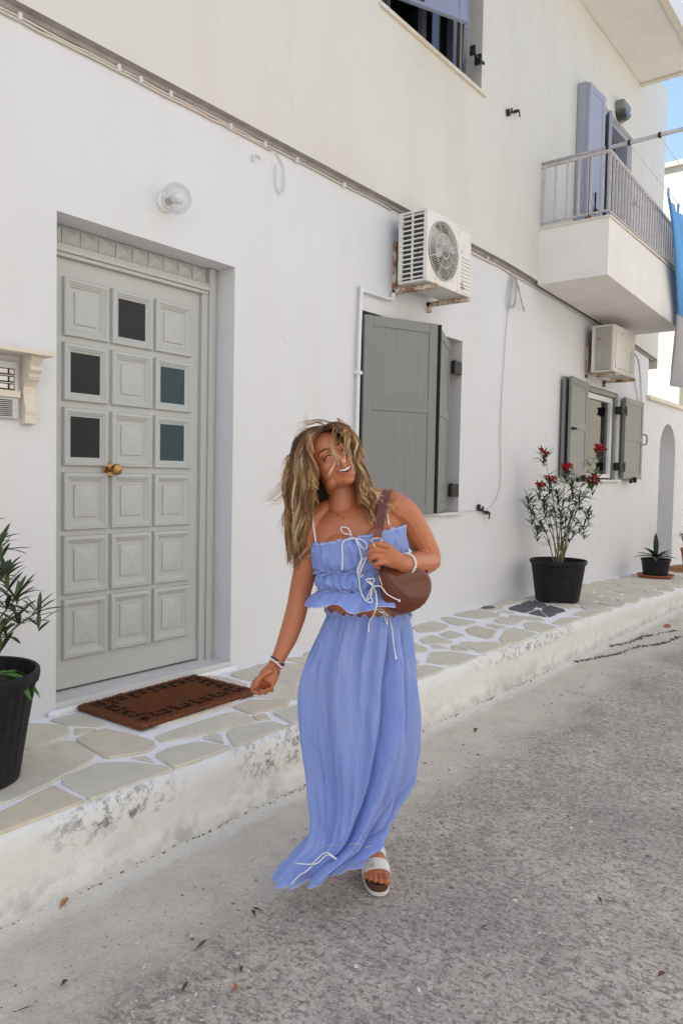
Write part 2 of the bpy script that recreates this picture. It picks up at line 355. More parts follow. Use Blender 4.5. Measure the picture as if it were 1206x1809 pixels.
# ================================================================== SETTING
def wall_grid(mb, x0, x1, z0, z1, y, holes, depth):
    xs = sorted({x0, x1, *[h[0] for h in holes], *[h[1] for h in holes]}); zs = sorted({z0, z1, *[h[2] for h in holes], *[h[3] for h in holes]})
    inh = lambda a, b: any(h[0] < a < h[1] and h[2] < b < h[3] for h in holes)
    for i in range(len(xs)-1):
        for j in range(len(zs)-1):
            if not inh((xs[i]+xs[i+1])/2, (zs[j]+zs[j+1])/2):
                mb.add([(xs[i], y, zs[j]), (xs[i+1], y, zs[j]), (xs[i+1], y, zs[j+1]), (xs[i], y, zs[j+1])], [(0, 1, 2, 3)])
    for a, b, c_, d in holes:
        y2 = y+depth
        mb.add([(a, y, c_), (a, y2, c_), (a, y2, d), (a, y, d)], [(0, 1, 2, 3)]); mb.add([(b, y, c_), (b, y2, c_), (b, y2, d), (b, y, d)], [(0, 1, 2, 3)])
        mb.add([(a, y, d), (a, y2, d), (b, y2, d), (b, y, d)], [(0, 1, 2, 3)]); mb.add([(a, y, c_), (a, y2, c_), (b, y2, c_), (b, y, c_)], [(0, 1, 2, 3)])

# ground far out, then the street
g = MB(); g.add([(-200, -200, -.05), (200, -200, -.05), (200, 200, -.05), (-200, 200, -.05)], [(0, 1, 2, 3)])
g.build('ground', M['ground'], kind='structure')
def zpave(x): return .30 if x < 6.4 else max(.30-.021*(x-6.4), .1)
def nz(x, y, s=1.):
    return s*(math.sin(x*3.1+y*1.7)*.5+math.sin(x*7.3-y*5.1+1.3)*.3+math.sin(x*17+y*13)*.2)
r_ = MB()
xs = list(np.arange(-6, .4, .4))+list(np.arange(.4, 5, .02))+list(np.arange(5, 9, .05))+list(np.arange(9, 24, .4))
ys = [-14, -10, -7, -5, -4]+list(np.arange(-3.3, -.955, .02))+[-.955]
H = rng.normal(0, 1, (len(xs), len(ys)))
P = []
for i, x in enumerate(xs):
    for j, y in enumerate(ys):
        fine = .0013*H[i, j] if .4 < x < 6 and y > -3.3 else 0
        fil = .022*math.exp(-((y+.985)/.035)**2) if y > -1.15 else 0
        P.append((x, y, fine+.004*nz(x*.8, y*.9)+fil-.004))
n = len(ys); F = [(i*n+j, (i+1)*n+j, (i+1)*n+j+1, i*n+j+1) for i in range(len(xs)-1) for j in range(n-1)]
r_.add(P, F); road = r_.build('road', M['road'], smooth=True, kind='structure')

# raised pavement: mortar slab with an uneven whitewashed kerb, flagstones set in it
pv = MB(); xs = list(np.arange(-5, .6, .3))+list(np.arange(.6, 7, .03))+list(np.arange(7, 20, .12)); rings = []
for x in xs:
    z = zpave(x); e = .010*nz(x*1.3, 2)+.006*nz(x*6, 5)+rng.normal(0, .0015); e2 = .006*nz(x*2.2, 9)+rng.normal(0, .001)
    rings.append([(x, .35, z-.008), (x, .0, z-.008), (x, -.5, z-.008), (x, -.93, z-.008+e2*.3), (x, -.965+e*.6, z-.012+e2), (x, -.985+e, z-.028+e2), (x, -.99+e, z-.09),
                  (x, -.985+e, z*.5), (x, -.985+e*.7, .04), (x, -1.0+e*.5+rng.normal(0, .003), .012), (x, -1.02+.02*nz(x*4, 3), -.03)])
pv.loft(rings, close=False)
pave = pv.build('pavement', [M['mortar'], M['kerb']], smooth=True, kind='structure')
for p in pave.data.polygons:
    cz = p.center; p.material_index = 1 if cz.y < -.94 else 0
def chaikin(P, it=2, q=.22):
    for _ in range(it):
        P = [pt for i in range(len(P)) for pt in ((P[i][0]*(1-q)+P[(i+1) % len(P)][0]*q, P[i][1]*(1-q)+P[(i+1) % len(P)][1]*q), (P[i][0]*q+P[(i+1) % len(P)][0]*(1-q), P[i][1]*q+P[(i+1) % len(P)][1]*(1-q)))]
    return P
STONES = [
[(1.599, -0.286), (1.77, -0.015), (1.822, -0.058), (1.909, -0.195), (1.863, -0.294), (1.815, -0.316), (1.663, -0.337)] ,
[(1.632, -0.37), (1.779, -0.374), (1.804, -0.403), (1.782, -0.589), (1.749, -0.639), (1.533, -0.711), (1.345, -0.757), (1.304, -0.709), (1.419, -0.424)] ,
[(1.226, -0.808), (1.274, -0.819), (1.386, -0.788), (1.507, -0.755), (1.504, -0.943), (1.488, -0.975), (1.312, -0.969), (1.19, -0.98), (1.141, -0.977)] ,
[(1.575, -0.722), (1.738, -0.691), (1.821, -0.765), (1.889, -0.907), (1.888, -0.988), (1.745, -0.996), (1.539, -0.985), (1.546, -0.942), (1.551, -0.769)] ,
[(1.837, -0.391), (1.998, -0.368), (2.036, -0.544), (2.04, -0.649), (2.017, -0.696), (1.951, -0.729), (1.803, -0.667)] ,
[(1.911, -0.062), (2.069, -0.074), (2.04, -0.306), (2.002, -0.301), (1.923, -0.173)] ,
[(1.92, -0.252), (1.978, -0.346), (1.874, -0.333)] ,
[(2.096, -0.613), (2.252, -0.604), (2.542, -0.61), (2.555, -0.687), (2.528, -0.775), (2.497, -0.798), (2.345, -0.765), (2.161, -0.712), (2.077, -0.682)] ,
[(2.213, -0.772), (2.278, -0.769), (2.293, -0.796), (2.228, -0.89)] ,
[(1.956, -0.79), (2.04, -0.771), (2.162, -0.814), (2.206, -0.962), (2.063, -0.958), (1.936, -0.962), (1.919, -0.942), (1.938, -0.813)] ,
[(1.864, -0.741), (1.919, -0.769), (1.9, -0.844)] ,
[(2.332, -0.804), (2.397, -0.796), (2.567, -0.849), (2.564, -0.96), (2.525, -0.97), (2.25, -0.964), (2.254, -0.92)] ,
[(2.673, -0.758), (2.868, -0.784), (2.867, -0.914), (2.644, -0.994), (2.618, -0.936)] ,
[(2.566, -0.729), (2.637, -0.748), (2.595, -0.822), (2.544, -0.794)] ,
[(2.605, -0.553), (2.74, -0.538), (2.874, -0.689), (2.799, -0.739), (2.595, -0.701)] ,
[(3.003, -0.347), (3.096, -0.41), (3.104, -0.579), (3.102, -0.729), (2.937, -0.724), (2.864, -0.607), (2.816, -0.482)] ,
[(3.038, -0.091), (3.305, -0.064), (3.396, -0.066), (3.478, -0.254), (3.43, -0.48), (3.159, -0.521), (3.018, -0.24)] ,
[(2.604, -0.059), (2.908, -0.034), (2.949, -0.163), (2.931, -0.307), (2.859, -0.419), (2.584, -0.529), (2.186, -0.5), (2.301, -0.274)] ,
[(4.954, -0.1), (5.279, -0.086), (5.198, -0.287), (4.988, -0.336), (4.819, -0.26)] ,
[(5.437, -0.07), (5.53, -0.073), (5.492, -0.383), (5.263, -0.357), (5.291, -0.244)] ,
[(5.661, -0.067), (5.991, -0.072), (5.969, -0.337), (5.835, -0.392), (5.663, -0.336), (5.629, -0.176)] ,
[(6.055, -0.085), (6.368, -0.043), (6.386, -0.154), (6.222, -0.258), (6.056, -0.225)] ,
[(4.624, -0.383), (4.791, -0.381), (4.713, -0.596), (4.627, -0.616), (4.512, -0.492)] ,
[(4.865, -0.398), (5.038, -0.389), (4.963, -0.564), (4.793, -0.54)] ,
[(5.162, -0.455), (5.316, -0.454), (5.287, -0.653), (5.02, -0.748), (4.981, -0.73), (5.026, -0.569)] ,
[(4.713, -0.653), (4.871, -0.823), (4.919, -0.965), (4.564, -0.944), (4.543, -0.901)] ,
[(5.447, -0.48), (5.508, -0.501), (5.459, -0.66), (5.36, -0.637)] ,
[(5.654, -0.449), (5.846, -0.419), (5.858, -0.618), (5.615, -0.657), (5.581, -0.549)] ,
[(5.024, -0.813), (5.381, -0.687), (5.478, -0.721), (5.376, -0.98), (4.986, -0.97), (4.945, -0.879)] ,
[(5.717, -0.692), (5.841, -0.72), (5.761, -0.993), (5.487, -0.971), (5.519, -0.792)] ,
[(4.076, -0.779), (4.325, -0.664), (4.423, -0.77), (4.425, -0.972), (4.112, -0.981), (4.083, -0.896)] ,
[(4.427, -0.288), (4.481, -0.403), (4.395, -0.584), (4.304, -0.621), (4.226, -0.577), (4.215, -0.442)] ,
[(3.765, -0.787), (3.891, -0.799), (3.987, -0.817), (3.994, -0.973), (3.662, -0.953)] ,
[(4.507, -0.543), (4.526, -0.618), (4.482, -0.7), (4.428, -0.62)] ,
[(3.991, -0.546), (4.146, -0.619), (4.04, -0.74), (3.972, -0.774), (3.867, -0.772), (3.822, -0.68)] ,
[(4.571, -0.667), (4.624, -0.703), (4.531, -0.836), (4.48, -0.729)] ,
[(5.894, -0.85), (6.199, -0.819), (6.274, -0.976), (5.884, -0.984)] ,
[(4.872, 0.057), (5.003, -0.012), (4.767, -0.23), (4.587, -0.284), (4.561, -0.135)] ,
]
STONES = [[(sum(q[0] for q in s)/len(s)*-.06+p[0]*1.06, max(sum(q[1] for q in s)/len(s)*-.06+p[1]*1.06, -.958)) for p in s] for s in STONES]
STONES += [[(6.45, -.04), (6.95, -.04), (6.9, -.14), (6.3, -.19)], [(6.38, -.84), (6.62, -.80), (6.70, -.97), (6.36, -.97)], [(6.72, -.66), (7.0, -.3), (6.98, -.58), (6.80, -.74)], [(6.78, -.80), (7.0, -.66), (7.02, -.97), (6.76, -.97)],
           [(5.86, -.50), (5.99, -.42), (6.05, -.68), (5.93, -.78)], [(6.03, -.28), (6.18, -.30), (6.08, -.44)]]
def vor_cells(x0, x1, y0, y1, dx, dy, jit, skip=None):
    nx = max(1, round((x1-x0)/dx)); ny = max(1, round((y1-y0)/dy)); S = []
    for i in range(-1, nx+1):
        for j in range(-1, ny+1):
            S.append((x0+(i+.5+(.5 if j % 2 else 0))*(x1-x0)/nx+random.uniform(-jit, jit)*dx, y0+(j+.5)*(y1-y0)/ny+random.uniform(-jit, jit)*dy))
    out = []
    for a in S:
        if not (x0 < a[0] < x1 and y0 < a[1] < y1): continue
        poly = [(x0, y0), (x1, y0), (x1, y1), (x0, y1)]
        for b in S:
            if b is a: continue
            mx, my = (a[0]+b[0])/2, (a[1]+b[1])/2; nx_, ny_ = b[0]-a[0], b[1]-a[1]
            if math.hypot(nx_, ny_) > 2.2: continue
            q = []
            for i in range(len(poly)):
                p, r = poly[i], poly[(i+1) % len(poly)]
                dp = (p[0]-mx)*nx_+(p[1]-my)*ny_; dr = (r[0]-mx)*nx_+(r[1]-my)*ny_
                if dp <= 0: q.append(p)
                if dp*dr < 0:
                    t = dp/(dp-dr); q.append((p[0]+(r[0]-p[0])*t, p[1]+(r[1]-p[1])*t))
            poly = q
            if len(poly) < 3: break
        if len(poly) < 3: continue
        cx_ = sum(p[0] for p in poly)/len(poly); cy_ = sum(p[1] for p in poly)/len(poly)
        sh = []
        for p in poly:
            d = math.hypot(p[0]-cx_, p[1]-cy_); f = max(.3, 1-.022/max(d, .03)); sh.append((cx_+(p[0]-cx_)*f, cy_+(p[1]-cy_)*f))
        out.append(sh)
    return out
STONES += vor_cells(-.6, 1.18, -.98, -.03, .46, .30, .28)+vor_cells(1.2, 1.6, -.35, -.03, .4, .3, .1)
STONES += vor_cells(3.16, 3.62, -.98, -.62, .3, .2, .2)+vor_cells(3.5, 4.5, -.44, -.03, .34, .21, .2)+vor_cells(3.5, 3.85, -.62, -.46, .3, .16, .1)
STONES += vor_cells(7.05, 14, -.98, -.03, .46, .19, .25)
for s in STONES:
    z = zpave(s[0][0]); b = MB(); s2 = chaikin(s, 2, .09); dz = random.uniform(-.0015, .0025)
    s2 = [(x+random.uniform(-.003, .003), y+random.uniform(-.003, .003)) for x, y in s2]
    b.prism(s2, z-.02, z+.001+dz, .005); b.build('flagstone', M['stone'], pave)
# dark slate square with white joints in the paving
sc = (6.49, -.475); cor = [(6.25, -.25), (6.94, -.20), (6.60, -.71), (6.09, -.74)]
bd_ = []
for i in range(4):
    a, b = cor[i], cor[(i+1) % 4]; bd_ += [a, ((a[0]+b[0])/2, (a[1]+b[1])/2)]
for i in range(8):
    t = [sc, bd_[i], bd_[(i+1) % 8]]; g_ = (sum(p[0] for p in t)/3, sum(p[1] for p in t)/3)
    t = [(g_[0]+(p[0]-g_[0])*.84, g_[1]+(p[1]-g_[1])*.84) for p in t]
    b = MB(); b.prism(chaikin(t, 1, .1), .27, .2985, .003); b.build('slate_tile', M['slate'], pave)
for t in ([(6.05, -.12), (6.22, -.05), (6.30, -.12), (6.2, -.2)],):
    b = MB(); b.prism(chaikin(t, 1), .27, .302, .003); b.build('slate_tile', M['slate'], pave)

# pebbles and grit that sit in the worn concrete
peb = MB()
for i in range(5200):
    y = -1.25-abs(rng.normal(0, .9)); x = rng.uniform(.7, 6.5)
    if y < -3.15: continue
    s = float(rng.uniform(.0022, .0065) if i % 14 else rng.uniform(.007, .013)); a = rng.uniform(0, 3.14); e = rng.uniform(.5, 1.)
    ca, sa = math.cos(a)*s, math.sin(a)*s
    tone = random.choice([(.60, .57, .53), (.26, .245, .23), (.42, .40, .375), (.38, .39, .42), (.50, .47, .42), (.17, .155, .14), (.55, .50, .44)])
    z0 = .004*nz(x*.8, y*.9)-.004
    zz = z0+s*.32
    peb.add([(x+ca, y+sa, z0), (x-sa*e, y+ca*e, z0), (x-ca, y-sa, z0), (x+sa*e, y-ca*e, z0), (x+ca*.6, y+sa*.6, zz), (x-sa*e*.6, y+ca*e*.6, zz), (x-ca*.6, y-sa*.6, zz*1.0), (x+sa*e*.6, y-ca*e*.6, zz)],
            [(0, 1, 5, 4), (1, 2, 6, 5), (2, 3, 7, 6), (3, 0, 4, 7), (4, 5, 6, 7)], tone)
peb.build('pebbles', vcol_mat('pebble', .85, bump=.2), kind='stuff', colname=True)
# cracks with dirt in the street near the drain patch, and the dirt line along the kerb foot
cr = MB()
for P0 in ([(5.92, -1.03), (6.2, -1.12), (6.45, -1.2), (6.8, -1.24), (7.2, -1.38), (7.6, -1.40)], [(6.7, -1.05), (7.0, -1.12), (7.4, -1.16), (7.9, -1.3)]):
    Q = smooth_pts([(x, y, .002) for x, y in P0], 14)
    for i, q in enumerate(Q):
        if i % 1: continue
        for k in range(2):
            x, y = q.x+rng.normal(0, .02), q.y+rng.normal(0, .012); s = abs(rng.normal(0, .0045))+.0015
            cr.box(x-s*1.6, x+s*1.6, y-s*.6, y+s*.6, -.004, .003+s*.35, M=Matrix.Translation((x, y, 0)) @ Matrix.Rotation(rng.uniform(0, 3), 4, 'Z') @ Matrix.Translation((-x, -y, 0)))
x = .9
while x < 6.6:
    x += abs(rng.normal(0, .012))+.004; y = -1.004+.008*nz(x*4, 3)+rng.normal(0, .005); s = abs(rng.normal(0, .0009))+.0006
    cr.box(x-s*2.6, x+s*2.6, y-s*.7, y+s*.7, -.004, .013+s*.5)
cr.build('dirt_crumbs', mat('dark_dirt', (.17, .145, .12), 1, .5, 50, (.10, .085, .07)), kind='stuff')

# ================================================================== HOUSE
house = empty('house', (0, 0, 0), 'two storey whitewashed house with grey door, shuttered windows and small balcony', 'house')
DO = (1.98, 3.116, .30, 2.66); W1 = (4.35, 5.815, 1.17, 2.645); W2 = (8.70, 9.93, 1.49, 2.60)
lw = MB(); wall_grid(lw, -6, 11.17, -.05, 3.46, 0, [DO, W1, W2], .20)
lw.add([(11.17, 0, 0), (11.17, 5, 0), (11.17, 5, 3.5), (11.17, 0, 3.5)], [(0, 1, 2, 3)])
lw.build('lower_wall', M['wall'], house)
for p, (a, b, c_, d) in (('W1', W1), ('W2', W2)):
    bx = MB(); bx.box(a-.3, b+.3, .9, .92, c_-.3, d+.3); bx.add([(a-.3, .2, c_-.3), (b+.3, .2, c_-.3), (b+.3, .92, c_-.3), (a-.3, .92, c_-.3)], [(0, 1, 2, 3)])
    bx.add([(a-.3, .2, d+.3), (b+.3, .2, d+.3), (b+.3, .92, d+.3), (a-.3, .92, d+.3)], [(0, 1, 2, 3)]); bx.add([(a-.3, .2, c_-.3), (a-.3, .92, c_-.3), (a-.3, .92, d+.3), (a-.3, .2, d+.3)], [(0, 1, 2, 3)])
    bx.build('room', M['dark'], house)
UY = -.055
UW = (4.44, 5.93, 4.78, 6.2); BD = (8.62, 9.95, 4.0, 5.83)
def zled(x): return 3.475 if x < 6.5 else 3.475-.030*(x-6.5)-.004*(x-6.5)**2
uw = MB(); wall_grid(uw, -6, 11.4, 4.0, 7.0, UY, [UW, (BD[0], BD[1], 4.0, BD[3])], .22)
xs = list(np.linspace(-6, 6.5, 10))+list(np.linspace(7, 11.4, 12))
for a, b in zip(xs[:-1], xs[1:]):
    uw.add([(a, UY, zled(a)), (b, UY, zled(b)), (b, UY, 4.0), (a, UY, 4.0)], [(0, 1, 2, 3)])
uw.add([(11.4, UY, 3.1), (11.4, 5, 3.1), (11.4, 5, 7), (11.4, UY, 7)], [(0, 1, 2, 3)])
uw.add([(-6, UY, 7), (11.4, UY, 7), (11.4, 5, 7), (-6, 5, 7)], [(0, 1, 2, 3)]); uw.add([(-6, 5, 0), (11.4, 5, 0), (11.4, 5, 7), (-6, 5, 7)], [(0, 1, 2, 3)])
uw.add([(-6, UY, 0), (-6, 5, 0), (-6, 5, 7), (-6, UY, 7)], [(0, 1, 2, 3)])
uw.build('upper_wall', M['wall_up'], house)
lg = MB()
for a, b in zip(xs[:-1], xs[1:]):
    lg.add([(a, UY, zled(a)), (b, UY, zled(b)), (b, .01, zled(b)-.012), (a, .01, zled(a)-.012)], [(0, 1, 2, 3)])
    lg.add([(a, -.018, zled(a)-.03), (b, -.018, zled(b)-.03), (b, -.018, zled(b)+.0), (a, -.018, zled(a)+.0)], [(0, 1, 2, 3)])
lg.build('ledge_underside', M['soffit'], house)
bx = MB(); bx.box(UW[0]-.3, UW[1]+.3, .9, .92, 4.3, 6.4); bx.add([(4.1, .17, 4.5), (6.3, .17, 4.5), (6.3, .9, 4.5), (4.1, .9, 4.5)], [(0, 1, 2, 3)])
bx.add([(4.1, .17, 6.3), (6.3, .17, 6.3), (6.3, .9, 6.3), (4.1, .9, 6.3)], [(0, 1, 2, 3)]); bx.add([(6.3, .17, 4.5), (6.3, .9, 4.5), (6.3, .9, 6.3), (6.3, .17, 6.3)], [(0, 1, 2, 3)])
bx.build('room', M['dark'], house)
bx = MB(); bx.box(8.4, 10.3, .9, .92, 3.9, 6.0); bx.add([(10.2, .17, 3.9), (10.2, .9, 3.9), (10.2, .9, 6), (10.2, .17, 6)], [(0, 1, 2, 3)]); bx.add([(8.4, .17, 5.95), (10.2, .17, 5.95), (10.2, .9, 5.95), (8.4, .9, 5.95)], [(0, 1, 2, 3)]); bx.build('room', M['dark'], house)
# roof slab over the balcony
ev = MB(); ev.box(3.2, 10.20, -.78, UY-.002, 6.60, 6.95, .006); ev.build('roof_slab', M['under'], house)
ev = MB(); ev.box(3.2, 10.24, -.82, -.74, 6.575, 6.598, .003); ev.box(10.17, 10.24, -.74, UY-.004, 6.575, 6.598, .003); ev.build('drip_edge', M['cream_marble'], house)

# ---- front door
fr = MB(); y0 = .135
fr.box(3.0, 3.045, y0+.012, .2, .34, 2.505, .004); fr.box(3.045, 3.085, y0-.004, .2, .34, 2.658, .004); fr.box(3.085, 3.116, y0+.012, .2, .34, 2.658, .004)
fr.box(1.98, 2.012, y0+.012, .2, .34, 2.505, .004)
fr.box(1.98, 3.045, y0-.004, .2, 2.525, 2.548, .005); fr.box(1.98, 3.045, y0+.008, .2, 2.505, 2.525, .004); fr.box(1.98, 3.045, y0+.004, .2, 2.548, 2.566, .003)
fr.box(1.98, 3.045, y0+.03, .2, 2.566, 2.658)
frame = fr.build('door_frame', M['door'], house)
for i in range(10):
    b = MB(); cx_ = 2.0+.0515+i*.1035
    b.rect_rings(cx_, 2.611, .0495, .043, y0+.03, [(0, 0), (0, .006)], apex=.034); b.build('frieze_block', M['door'], frame)
df = MB(); df.box(2.012, 3.0, .172, .21, .352, 2.505, .003)
for zz in (.352,): df.box(2.012, 3.0, .168, .1718, .355, .475, .0015)
leaf_o = df.build('front_door', M['door'], house, label='pale grey wooden front door with eighteen raised square panels')
cols = [(2.115, 2.372), (2.394, 2.655), (2.674, 2.932)]; rows = [(2.126, 2.414), (1.806, 2.094), (1.482, 1.774), (1.157, 1.450), (.832, 1.130), (.505, .808)]
glz = {(0, 1): 'dark', (1, 0): 'dark', (1, 2): 'teal', (2, 0): 'dark', (2, 2): 'teal'}
for ri, (z0, z1) in enumerate(rows):
    for ci, (x0, x1) in enumerate(cols):
        b = MB(); cx_, cz_, hw, hh = (x0+x1)/2, (z0+z1)/2, (x1-x0)/2, (z1-z0)/2
        pr = [(0, 0), (.001, .013), (.005, .019), (.020, .021), (.023, .016), (.029, .015), (.036, .008), (.041, .007)]
        if (ri, ci) in glz:
            b.rect_rings(cx_, cz_, hw, hh, .172, pr+[(.045, .0045), (.0455, .001)])
            po = b.build('door_panel', M['door'], leaf_o, label='moulded door panel holding a glass pane')
            k = MB(); k.box(x0+.044, x1-.044, .1665, .1716, z0+.044, z1-.044); 
            k.build('glass_pane', M['doorglass_'+glz[(ri, ci)]], leaf_o)
        else:
            b.rect_rings(cx_, cz_, hw, hh, .172, pr+[(.045, .001), (.064, .001), (.066, .008), (.069, .009)], apex=.018)
            b.build('door_panel', M['door'], leaf_o)
        # open the leaf behind glazed panels is not needed: panes sit proud of the boards
kn = MB(); kn.lathe((2.385, .168, 1.468), [(.0, .0), (.037, .0), (.037, .006), (.033, .010), (.013, .012), (.011, .040), (.024, .048), (.030, .060), (.031, .070), (.026, .082), (.012, .089), (0, .09)], 24, axis=(0, -1, 0))
kn.build('door_knob', M['brass'], leaf_o, smooth='auto')
lk = MB(); lk.lathe((2.035, .170, 1.30), [(0, 0), (.022, 0), (.022, .008), (.0, .009)], 20, axis=(0, -1, 0)); lk.build('door_lock', M['black'], leaf_o, smooth='auto')
sl_ = MB(); sl_.box(1.98, 3.116, .0, .2, .302, .343, .004); sl_.build('door_sill', M['marble'], house)
sl_ = MB(); sl_.box(1.93, 3.16, -.03, -.001, .288, .318, .01); sl_.build('sill_mortar', M['mortar'], pave)

# ---- shutters: frame, boards, hinges as pieces. local x = along the leaf, built flat then turned about its hinge edge
def shutter(wd, z0, z1, th, m, M4, rail_z, boards=5, label=None, hinge=None, facing=-1):
    T = MB(); st = .075
    def bb(mb, a, b, c_, d, y0_, y1_, bev=.004): mb.box(a, b, y0_, y1_, c_, d, bev, M=M4)
    bb(T, 0, st, z0, z1, -th/2, th/2); bb(T, wd-st, wd, z0, z1, -th/2, th/2)
    for a, b in ((z0, z0+st), (z1-st, z1), (rail_z-st*.6, rail_z+st*.6)): bb(T, st, wd-st, a, b, -th/2+.0005, th/2-.0005)
    s = T.build('shutter', m, house, label=label)
    for (a, b) in ((z0+st, rail_z-st*.6), (rail_z+st*.6, z1-st)):
        wb = (wd-2*st)/boards
        for i in range(boards):
            k = MB(); bb(k, st+i*wb+.0002, st+(i+1)*wb-.0002, a, b, -th/2+.007, th/2-.007, .0010); k.build('shutter_board', m, s)
    return s
def leafM(p0, p1):
    d = Vector((p1[0]-p0[0], p1[1]-p0[1], 0)); L = d.length; a = math.atan2(d.y, d.x)
    return L, Matrix.Translation((p0[0], p0[1], 0)) @ Matrix.Rotation(a, 4, 'Z')
L, m4 = leafM((4.365, -.01), (4.945, -.265)); shutter(L, 1.19, 2.612, .036, M['shut'], m4, 1.985, 5, 'wide grey shutter leaf swung outward on the ground floor window')
L, m4 = leafM((4.965, -.262), (5.66, .045)); sB = shutter(L, 1.19, 2.605, .036, M['shut'], m4, 1.985, 5, 'grey shutter leaf folded back towards the jamb')
for zc in (2.405, 1.36):
    b = MB(); b.box(5.66, 5.80, -.012, .02, zc-.055, zc+.055, .006); b.tube([(5.665, -.012, zc-.06), (5.665, -.012, zc+.06)], .011); b.build('shutter_hinge', M['black'], house)
# black strip where the two leaves meet
b = MB(); b.box(4.948, 4.960, -.30, -.265, 1.19, 2.608, .002); b.build('shutter_seal', M['black'], house)
b = MB(); b.box(4.33, 5.83, -.035, .2, 1.145, 1.172, .004); b.build('window_sill', M['marble'], house)
# upper window
L, m4 = leafM((4.50, -.06), (5.13, -.345)); s1 = shutter(L, 4.875, 6.1, .04, M['shut_blue'], m4, 5.5, 4, 'blue grey upper shutter leaf swung out from the wall')
b = MB(); b.box(.0, .30, -.030, -.021, 4.90, 4.935, .004, M=m4)
for i in range(4): b.lathe(m4 @ Vector((.05+i*.07, -.030, 4.917)), [(0, 0), (.006, 0), (.004, .003), (0, .0035)], 8, axis=(m4.to_3x3() @ Vector((0, -1, 0))))
b.build('strap_hinge', M['black'], s1)
L, m4 = leafM((5.155, -.335), (5.72, .0)); shutter(L, 4.865, 6.1, .04, M['shut_blue'], m4, 5.5, 4, 'blue grey upper shutter leaf folded back towards the jamb')
b = MB(); b.box(5.74, 5.90, -.10, -.08, 4.98, 5.0, .003); b.box(5.80, 5.83, -.11, -.05, 4.95, 5.03, .003); b.box(5.735, 5.755, -.09, -.04, 5.0, 5.08, .003); b.build('shutter_hinge', M['black'], house)
b = MB(); b.box(UW[0]-.03, UW[1]+.06, UY-.025, .17, UW[2]-.03, UW[2], .004); b.build('window_sill', M['cream_marble'], house)
b = MB(); b.box(4.75, 4.80, .12, .16, 4.79, 6.2); b.box(5.25, 5.31, .12, .16, 4.79, 6.2); b.box(5.7, 5.76, .1, .16, 4.79, 6.2); b.build('window_frame', M['shut_blue'], house)
b = MB(); b.box(4.44, 5.93, .165, .168, 4.79, 6.2); b.build('window_pane', M['pane'], house)
b = MB()
cpts = [[(4.46+i*.03, .25+.02*math.sin(i*1.3), z) for i in range(12)] for z in (4.6, 6.3)]; b.loft(cpts, close=False); b.build('curtain', M['curtain'], house)

# window 2
b = MB()
for a in ((8.70, 8.76, 1.49, 2.6), (9.87, 9.93, 1.49, 2.6), (8.76, 9.87, 2.54, 2.6)): b.box(a[0], a[1], .02, .17, a[2], a[3], .005)
wf = b.build('window_frame', M['shut'], house)
b = MB()
for a in ((8.765, 8.82, 1.51, 2.535), (9.79, 9.865, 1.51, 2.535), (8.82, 9.79, 2.47, 2.535), (8.82, 9.79, 1.51, 1.56)): b.box(a[0], a[1], .05, .12, a[2], a[3], .005)
b.build('sash', M['pvc'], wf)
b = MB(); b.box(8.82, 9.79, .085, .089, 1.56, 2.47); b.build('pane', M['pane'], wf)
b = MB(); cp = [[(8.78+i*.022, .26+.025*math.sin(i*.9)+.01*math.sin(i*2.3), z) for i in range(50)] for z in (1.3, 2.8)]; b.loft(cp, close=False); b.build('curtain', M['curtain'], house)
b = MB(); b.box(8.62, 10.02, -.045, .2, 1.462, 1.489, .004); b.build('window_sill', M['marble'], house)
L, m4 = leafM((8.01, -.11), (8.67, -.05)); shutter(L, 1.50, 2.60, .034, M['shut'], m4, 2.08, 4, 'grey shutter leaf folded flat on the left of the far window')
L, m4 = leafM((7.985, -.045), (8.67, -.012)); shutter(L, 1.50, 2.60, .030, M['shut'], m4, 2.08, 4, 'second grey shutter leaf folded behind the first')
L, m4 = leafM((10.0, -.055), (10.78, -.05)); sr = shutter(L, 1.505, 2.56, .045, M['shut'], m4, 2.05, 4, 'grey shutter leaf opened flat on the right of the far window')
for zc in (2.38, 1.66):
    b = MB(); b.box(9.86, 9.88, -.07, .02, zc-.05, zc+.05, .004); b.box(9.86, 10.03, -.082, -.070, zc+.03, zc+.05, .003); b.box(9.86, 10.03, -.082, -.070, zc-.05, zc-.03, .003); b.box(9.99, 10.03, -.09, -.075, zc-.06, zc+.06, .004); b.build('shutter_hinge', M['black'], house)
b = MB(); b.tube(smooth_pts([(10.77, -.075, 1.98), (10.80, -.11, 1.99), (10.81, -.12, 2.05), (10.80, -.11, 2.11), (10.77, -.075, 2.12)]), .008, 6); b.build('pull_handle', M['black'], sr)
for x in (10.3, 8.42):
    b = MB(); b.box(x-.09, x+.09, -.10, -.085, 1.465, 1.49, .003); b.box(x+.07, x+.09, -.13, -.03, 1.46, 1.53, .004); b.box(x-.09, x-.06, -.12, -.08, 1.45, 1.5, .003); b.build('shutter_catch', M['black'], house)
b = MB(); b.box(8.04, 8.13, -.145, -.128, 2.02, 2.05, .003); b.tube([(8.06, -.14, 2.035), (8.06, -.18, 2.035)], .008); b.build('shutter_bolt', M['black'], house)

